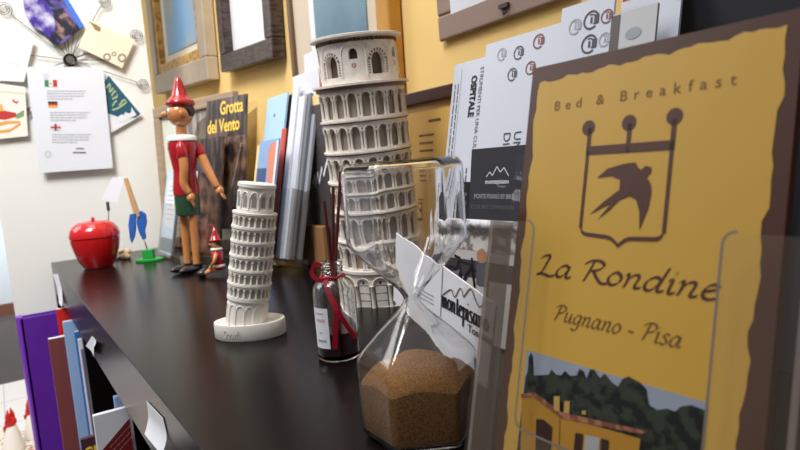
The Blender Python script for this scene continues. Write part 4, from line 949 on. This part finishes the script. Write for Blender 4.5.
# ------------------------------------------------------------------ reed diffuser bottle
bp_ = Vector((-.428, .2165, 0)) * .968
dz_ = thing('diffuser_bottle', 'small glass diffuser bottle with dark red liquid and ribbon', 'bottle', bp_)
b = B()
po = [(.0165, 0), (.0178, .0012), (.0182, .003), (.0182, .054), (.0172, .0592), (.014, .0632), (.0085, .066), (.0078, .068), (.0092, .0690), (.0092, .0708), (.0078, .0716), (.0092, .0725), (.0092, .0745), (.0080, .0755), (.0090, .0765), (.0090, .0785), (.0084, .0790)]
pi_ = [(.0066, .0790), (.0066, .066), (.012, .0625), (.0155, .0585), (.0165, .0535), (.0165, .0045), (.014, .003)]
b.lathe(po + pi_, 40, cap0=True, cap1=True)
obj('glass_body', b, M_glass, dz_, smooth=True, auto=40)
b = B(); b.lathe([(.0138, .0034), (.0162, .0049), (.0162, .0225)], 40); obj('liquid', b, mat('wine_liquid', srgb(58, 8, 16), .12), dz_, smooth=True, auto=50)
M_rib = mat('crimson_ribbon', srgb(160, 18, 44), .35)
RM = mat('maroon_reed', srgb(92, 28, 24), .6)
for (x0_, y0_, x1_, y1_, z1_) in ((.002, .0, .004, .006, .138), (-.003, .002, .012, .010, .150), (.001, -.003, .001, -.002, .128)):
    b = B(); p0 = Vector((-x0_, -y0_, .0055)); b.tube([p0, Vector((x1_ * .25, y1_ * .25, .079)), Vector((x1_, y1_, z1_))], .0014, 8); obj('reed', b, RM, dz_, smooth=True, auto=50)
dz_.scale = (.93, .93, .965)
toC = (CAM - bp_); toC.z = 0; toC.normalize(); sR = Vector((-toC.y, toC.x, 0))     # sR: to the right as seen
if sR.dot(SR) < 0: sR = -sR
b = B()
def ribbon(pts, w=.0022):
    P = [sR * p[0] + toC * p[1] + Vector((0, 0, p[2])) for p in spline(pts, 8)]
    rings = []
    for i, p in enumerate(P):
        t = (P[min(i + 1, len(P) - 1)] - P[max(0, i - 1)]).normalized(); n = t.cross(toC); n = n.normalized() if n.length > .05 else Vector((0, 0, 1))
        e = toC * .0003
        rings.append([p + n * w + e, p - n * w + e, p - n * w - e, p + n * w - e])
    b.loft(rings)
b.tube([(.0098 * cos(2 * pi * k / 24), .0098 * sin(2 * pi * k / 24), .0668 + .0006 * sin(k)) for k in range(25)], .0012, 6)
ribbon([(-.004, .0105, .066), (-.012, .010, .066), (-.0165, .009, .072), (-.013, .009, .079), (-.008, .0095, .077)], .0016)
ribbon([(-.006, .0105, .066), (-.004, .0165, .056), (.001, .0195, .044), (.006, .0195, .033), (.014, .0175, .0185)], .0020)
ribbon([(-.006, .0108, .066), (-.004, .0170, .055), (.0005, .0200, .044), (-.001, .0200, .032), (-.0035, .0196, .012)], .0020)
obj('ribbon', b, M_rib, dz_)
b = B(); aC = atan2(toC.y, toC.x); aL = aC - rad(47) if (Matrix.Rotation(-rad(47), 3, 'Z') @ toC).dot(sR) < 0 else aC + rad(47)
LA = [aL + rad(25) * (k / 8 * 2 - 1) for k in range(9)]
b.loft([[polar(.0184, a, .0115) for a in LA], [polar(.0184, a, .044) for a in LA]], False, False, closed=False); lab = obj('label', b, M_paper, dz_, smooth=True)
def lprint(name, rows, m):
    b = B()
    for z, a0, a1, h in rows:
        q = [aL + rad(25) * (a0 + (a1 - a0) * k / 5) for k in range(6)]; b.loft([[polar(.01855, a, z) for a in q], [polar(.01855, a, z + h) for a in q]], False, False, closed=False)
    obj(name, b, m, lab)
lprint('label_print', [(.039, -.6, .5, .0012), (.0235, -.2, .2, .0012)], M_pale); lprint('label_print', [(.033, -.5, .6, .0024)], mat('rose_ink', srgb(215, 160, 168), .6)); lprint('label_print', [(.0165, -.6, .6, .002)], mat('slate_blue_ink', srgb(150, 155, 178), .6))

# ------------------------------------------------------------------ apple box
ap = thing('apple_box', 'shiny red apple-shaped box with lid at the far end of the bookcase', 'box', Vector((-1.192, .146, 0)) - SR * .0075)
Rm = mat('red_lacquer', srgb(190, 22, 24), .18, coat=.6)
ap.scale = (.95, .95, 1)
b = B(); b.lathe([(.017, 0), (.025, .001), (.033, .014), (.039, .032), (.0425, .047), (.0428, .0535), (.0405, .0545), (.0405, .0555)], 48); obj('body', b, Rm, ap, smooth=True, auto=40)
b = B(); b.lathe([(.0430, .0555), (.0440, .0562), (.0438, .061), (.0410, .0700), (.0345, .0785), (.0255, .0830), (.0160, .0835), (.008, .0805), (.001, .0780)], 48); lid = obj('lid', b, Rm, ap, smooth=True, auto=40)
b = B(); b.tube([(0, 0, .077), (.0005, 0, .084), (.0015, 0, .0905)], [.0032, .0028, .0034], 10); obj('stem', b, Rm, lid, smooth=True)

# beige knobbly ornament, memo clip, card, green-based figure
p = at(125, 259); o = thing('ornament', 'small beige knobbly ornament just right of the red apple', 'ornament', p)
b = B()
for k, (x, y, z, r_) in enumerate(((-.008, 0, .007, .008), (.004, 0, .007, .008), (.0, .006, .013, .007), (.012, .004, .005, .006), (-.002, -.006, .015, .005), (.006, -.004, .017, .004))): b.ball(Vector((x, y, z)), r_, n=12)
obj('body', b, mat('beige_shell', srgb(205, 180, 140), .5, noise=.2, scale=120), o, smooth=True)
p = at(109, 262); p = Vector((-1.275, .182, 0))
q1 = hit(108.5, 226, SF, SF.dot(p)) - p; q2 = hit(108.5, 210, SF, SF.dot(p)) - p
o = thing('memo_clip', 'grey wire memo clip standing behind the red apple', 'memo clip', p)
b = B(); b.lathe([(.010, 0), (.010, .004), (.008, .006)], 20); obj('base', b, MATS['grey_metal'], o)
b = B(); b.tube([Vector((0, 0, .005)), q1, q2], .0013, 8); obj('wire', b, MATS['grey_metal'], o, smooth=True)
b = B(); b.box(q2 + Vector((0, 0, .006)), (.008, .005, .014)); b.tube([q2 + Vector((-.006, 0, .012)), q2 + Vector((.004, 0, .014))], .003, 8); obj('clip', b, mat('dark_grey_metal', srgb(80, 78, 80), .4, metal=.5), o, bevel=.001)
P = [hit(x, y, SF, SF.dot(p) - .006) for x, y in ((101.7, 199), (117.6, 202.5), (126, 177), (112.5, 177.5))]
o = thing('note_card', 'small white card held in the memo clip behind the apple', 'card', sum(P, Vector()) / 4)
b = B(); c_ = o.location
b.loft([[q - c_ for q in P], [q - c_ + SF * .0006 for q in P]]); obj('sheet', b, M_paper, o)

gp = at(150, 261); o = thing('peg_figure', 'wooden peg with blue wings on a green base, right of the apple', 'figurine', gp, (0, 0, atan2(SR.y, SR.x)))
gm = mat('green_paint', srgb(38, 150, 62), .35)
b = B(); b.slab([(.026 * cos(2 * pi * k / 24), .014 * sin(2 * pi * k / 24)) for k in range(24)], .005, lambda x, d, z: (x, z, d)); obj('base', b, gm, o, bevel=.001)
b = B(); b.span((-.011, -.006, .005), (.009, .006, .022)); obj('block', b, gm, o, bevel=.0015)
def gl(px, py): v = hit(px, py, SF, SF.dot(gp)) - gp; return Vector((v.dot(SR) , 0, v.z))
b = B(); b.tube([gl(148, 252), gl(146, 245), gl(143.5, 238)], .0012, 8); obj('wire', b, MATS['grey_metal'], o, smooth=True)
b = B(); A_, C_ = gl(125.5, 178), gl(138, 217); d_ = (C_ - A_).normalized(); nn = Vector((-d_.z, 0, d_.x)) * .005
b.loft([[A_ + nn * .6 + Vector((0, -.003, 0)), A_ - nn * .6 + Vector((0, -.003, 0)), A_ - nn * .6 + Vector((0, .003, 0)), A_ + nn * .6 + Vector((0, .003, 0))], [C_ + nn + Vector((0, -.004, 0)), C_ - nn + Vector((0, -.004, 0)), C_ - nn + Vector((0, .004, 0)), C_ + nn + Vector((0, .004, 0))]]); obj('wooden_peg', b, M_wood_tan, o, bevel=.001)
bl = mat('blue_paint', srgb(42, 92, 170), .4, noise=.15, scale=80)
for pts in (((137, 213), (131, 214), (129.5, 225), (131, 238), (133, 243), (136, 236), (137, 228)), ((137.5, 213), (141, 210.5), (146, 214), (147, 222), (145, 231), (146.5, 238), (143, 240), (139, 232), (137, 224))):
    b = B(); b.slab([(gl(*q).x, gl(*q).z) for q in pts], .004, lambda x, d, z: (x, d - .002 - (.004 if pts[0][0] == 137 else 0), z)); obj('wing', b, bl, o, bevel=.001)

# ------------------------------------------------------------------ wooden puppets
RP = mat('red_gloss_paint', srgb(165, 22, 32), .2, coat=.5); GP = mat('dark_green_gloss', srgb(34, 66, 42), .25, coat=.4); WP = mat('white_gloss', srgb(226, 222, 216), .3, coat=.3)
BKP = mat('black_gloss', srgb(32, 30, 32), .25, coat=.4); HW = mat('varnished_wood', srgb(196, 128, 72), .3, noise=.1, scale=60, coat=.5); HR = mat('hair_brown', srgb(62, 40, 30), .5)
pp_ = Vector((-.968, .240, 0)) + SR * .005
pu = thing('wooden_puppet', 'tall wooden puppet with red pointed hat and green shorts', 'puppet', pp_, (0, 0, rad(24)))
TURN = rad(-57.7)
pu.rotation_euler = (Matrix.Rotation(rad(2.0), 3, SF) @ Matrix.Rotation(rad(24), 3, 'Z')).to_euler()
# local: -y is where it faces (left in the photo), +x is towards the visitor's side
def S2(r0, r1, z): return None
b = B(); b.lathe([(.0140, .120), (.0195, .122), (.0200, .130), (.0175, .150), (.0168, .160), (.0200, .178), (.0225, .194), (.0215, .203), (.012, .208)], 32); shirt = obj('shirt', b, RP, pu, smooth=True, auto=50)
b = B()
for zz in (.135, .15, .165, .18): b.ball((.0135, -.0125, zz), .0016, n=10)
b.tube([(.0105 * 1.25, -.0115 * 1.25, .126), (.0135, -.0130, .16), (.0150, -.0148, .195)], .0006, 5); obj('buttons', b, mat('dark_red_paint', srgb(110, 14, 20), .3), shirt)
b = B(); b.lathe([(.012, .2045), (.0222, .2050), (.0226, .2095), (.019, .2135), (.010, .2145)], 32); obj('collar', b, WP, pu, smooth=True, auto=50)
b = B(); b.lathe([(.0165, .090), (.0188, .0915), (.0190, .118), (.0180, .1235), (.013, .1245)], 32); obj('shorts', b, GP, pu, smooth=True, auto=50)
for s in (-1, 1):
    b = B(); b.lathe([(.0056, .010), (.0054, .03), (.0062, .055), (.0066, .0915)], 16, Matrix.Translation((s * .0108, 0, 0))); obj('leg', b, HW, pu, smooth=True, auto=50)
    b = B(); b.ball((s * .0108, -.012, .0062), .0074, (1.0, 2.9, .8), 20); 
    for v in b.bm.verts: v.co.z = max(0, v.co.z)
    b.tube([(s * .0108, .001, .006), (s * .0108, .001, .0135)], .0072, 14); sh_ = obj('shoe', b, BKP, pu, smooth=True, auto=60)
b = B(); b.lathe([(.0085, .212), (.0078, .222), (.0085, .232)], 16); obj('neck', b, HW, pu, smooth=True)
hdn = B(); hdn.ball((0, 0, .246), .0192, (1, 1.02, 1), 28)
head = obj('head', hdn, HW, pu, smooth=True); head.rotation_euler.z = TURN + rad(22)
b = B(); b.tube([(0, -.018, .246), (0, -.023, .2455), (0, -.0275, .246)], [.0048, .0050, .0022], 12); obj('nose', b, HW, head, smooth=True)
for s in (-1, 1):
    b = B(); b.ball((s * .0082, -.0160, .2495), .0048, (1, .6, 1.15), 14); ey_ = obj('eye', b, WP, head, smooth=True)
    b = B(); b.ball((s * .0086, -.0186, .2495), .0021, (1, .6, 1), 12); obj('pupil', b, BKP, head, smooth=True)
    b = B(); b.ball((s * .0192, .001, .2455), .0042, (.5, .9, 1.2), 12); obj('ear', b, HW, head, smooth=True)
b = B(); b.tube([(-.006, -.0178, .2385), (0, -.0186, .2372), (.006, -.0178, .2385)], .0009, 6); obj('mouth', b, mat('mouth_red', srgb(150, 40, 36), .4), head)
b = B(); b.ball((0, .004, .2505), .0198, (1.02, .92, .84), 24)
for v in b.bm.verts:
    v.co.z = max(v.co.z, .240 if v.co.y > .011 else (.2535 if v.co.y > .006 else .2590))
obj('hair', b, HR, head, smooth=True)
b = B(); b.lathe([(.012, .2580), (.0200, .2575), (.0222, .2610), (.0210, .2660), (.0165, .2680), (.0122, .2740), (.0085, .285), (.0058, .295), (.0040, .301), (.0015, .303)], 32, Matrix.Translation((0, .0015, 0))); obj('hat', b, RP, pu, smooth=True)
def arm(P, hand_dir):
    b = B(); b.tube(spline([tuple(q) for q in P], 5), [.0078 - .0028 * (k / (5 * (len(P) - 1))) for k in range(5 * (len(P) - 1) + 1)], 12)
    h = Vector(P[-1]); d = Vector(hand_dir).normalized()
    b.ball(h + d * .006, .0072, (.8, .9, 1.1), 14)
    side = d.cross(Vector((0, 0, 1))); side = side.normalized() if side.length > .1 else Vector((0, 1, 0))
    for k in range(4): q = h + d * .010 + side * (k - 1.5) * .0030; b.tube([q, q + d * .007, q + d * .0115], [.0019, .0017, .0011], 6)
    q = h + d * .004 + side * .006; b.tube([q, q + side * .003 + d * .005], [.002, .0013], 6)
    a_ = obj('arm', b, HW, pu, smooth=True); a_.rotation_euler.z = TURN
    b = B(); p0, p1 = Vector(P[0]), Vector(P[1]); b.tube([p0 + (p0 - p1) * .3, p0, p0.lerp(p1, .55), p0.lerp(p1, .6)], [.004, .0080, .0084, .0072], 14); obj('sleeve', b, RP, a_, smooth=True)
arm([(.0185, .004, .196), (.024, .008, .165), (.0255, .006, .14), (.0245, .013, .124)], (-.05, .3, -1))
arm([(-.010, .019, .196), (-.004, .031, .170), (.002, .043, .145), (.004, .050, .131)], (0, .6, -1))

p = at(215, 276); lp = thing('wooden_puppet', 'tiny seated wooden puppet with red hat beside the tall puppet', 'puppet', (p.x + .002, p.y + .006, 0), (0, 0, rad(-25))); lp.scale = (.93, .93, .91)
b = B(); b.lathe([(.009, .010), (.0105, .014), (.0085, .028), (.0095, .040), (.005, .043)], 20); t_ = obj('shirt', b, RP, lp, smooth=True)
b = B(); b.lathe([(.004, .042), (.0098, .0425), (.009, .0455), (.004, .046)], 20); obj('collar', b, WP, lp, smooth=True)
b = B(); b.ball((0, 0, .016), .0108, (1, 1, .62), 16); obj('shorts', b, WP, lp, smooth=True)
for s in (-1, 1):
    b = B(); b.tube([(s * .005, 0, .012), (s * .007, -.012, .010), (s * .007, -.022, .006)], [.004, .0036, .003], 10); obj('leg', b, HW, lp, smooth=True)
    b = B(); b.ball((s * .007, -.026, .0062), .006, (.8, 1.2, 1), 14); obj('shoe', b, BKP, lp, smooth=True)
    b = B(); b.tube([(s * .0095, 0, .038), (s * .014, -.003, .026), (s * .011, -.010, .017)], [.0034, .003, .0024], 10); b.ball((s * .0108, -.0105, .016), .0032, n=10); obj('arm', b, HW, lp, smooth=True)
b = B(); b.ball((0, 0, .0525), .0082, n=18); hh_ = obj('head', b, HW, lp, smooth=True)
b = B(); b.tube([(0, -.0076, .0525), (0, -.0115, .0525)], [.0022, .0010], 8); obj('nose', b, HW, hh_, smooth=True)
for s in (-1, 1): b = B(); b.ball((s * .0034, -.0072, .0548), .0014, n=10); obj('eye', b, BKP, hh_, smooth=True)
b = B(); b.ball((0, .002, .0545), .0086, (1, .9, .85), 16)
for v in b.bm.verts:
    if v.co.y < -.002: v.co.z = max(v.co.z, .058)
obj('hair', b, HR, hh_, smooth=True)
b = B(); b.lathe([(.005, .0575), (.0098, .0572), (.0100, .0592), (.0075, .0612), (.0048, .0695), (.0018, .0785), (.0004, .0795)], 20); obj('hat', b, RP, lp, smooth=True)
b = B(); b.tube(spline([(0, 0, .078), (-.006, -.004, .084), (-.016, -.008, .0825), (-.024, -.012, .083)], 6), .0006, 5); obj('hanging_cord', b, mat('red_cord', srgb(170, 30, 30), .6), lp)

# ------------------------------------------------------------------ light
wd = bpy.data.worlds.new('World'); scn.world = wd; wd.use_nodes = True; nt = wd.node_tree
bg = nt.nodes['Background']; tc = nt.nodes.new('ShaderNodeTexCoord'); sx = nt.nodes.new('ShaderNodeSeparateXYZ'); nt.links.new(tc.outputs['Generated'], sx.inputs[0])
rp = nt.nodes.new('ShaderNodeValToRGB'); mr = nt.nodes.new('ShaderNodeMapRange'); mr.inputs['From Min'].default_value = -1; mr.inputs['From Max'].default_value = 1
nt.links.new(sx.outputs['Z'], mr.inputs['Value']); nt.links.new(mr.outputs['Result'], rp.inputs['Fac'])
E_ = rp.color_ramp.elements; E_[0].color = (.10, .085, .075, 1); E_[0].position = .38; E_[1].color = (.80, .84, .92, 1); E_[1].position = .95
e = E_.new(.55); e.color = (.26, .25, .25, 1)
nt.links.new(rp.outputs['Color'], bg.inputs['Color']); bg.inputs['Strength'].default_value = .70
def area_light(name, loc, target, sx_, sy_, power, col):
    ld = bpy.data.lights.new(name, 'AREA'); ld.shape = 'RECTANGLE'; ld.size = sx_; ld.size_y = sy_; ld.energy = power; ld.color = col
    o = link(bpy.data.objects.new(name, ld)); o.location = loc
    o.rotation_euler = (Vector(target) - Vector(loc)).to_track_quat('-Z', 'Y').to_euler(); return o
area_light('window_daylight', (-2.4, -1.6, 1.8), (-1.0, .4, .2), 1.4, 1.4, 25, (1, .97, .93))
area_light('ceiling_light', (-.8, -.1, 2.1), (-.8, -.0, 0), 1.6, .7, 15, (1, .97, .94))
area_light('panel_fill_light', (-.35, -.55, 1.6), (-1.4, .2, .25), .6, .6, 12.2, (.985, 1, 1)).data.spread = rad(90)  # added narrow fill to brighten the white panel, stands for no real lamp
area_light('far_room_window', (-4.2, -1.6, .9), (-5.8, -.1, .1), 1.0, 1.0, 16, (.90, .97, 1)).data.spread = rad(60)
vs = scn.view_settings; vs.view_transform = 'Standard'; vs.look = 'None'; vs.gamma = 1; vs.use_curve_mapping = False; vs.exposure = 0
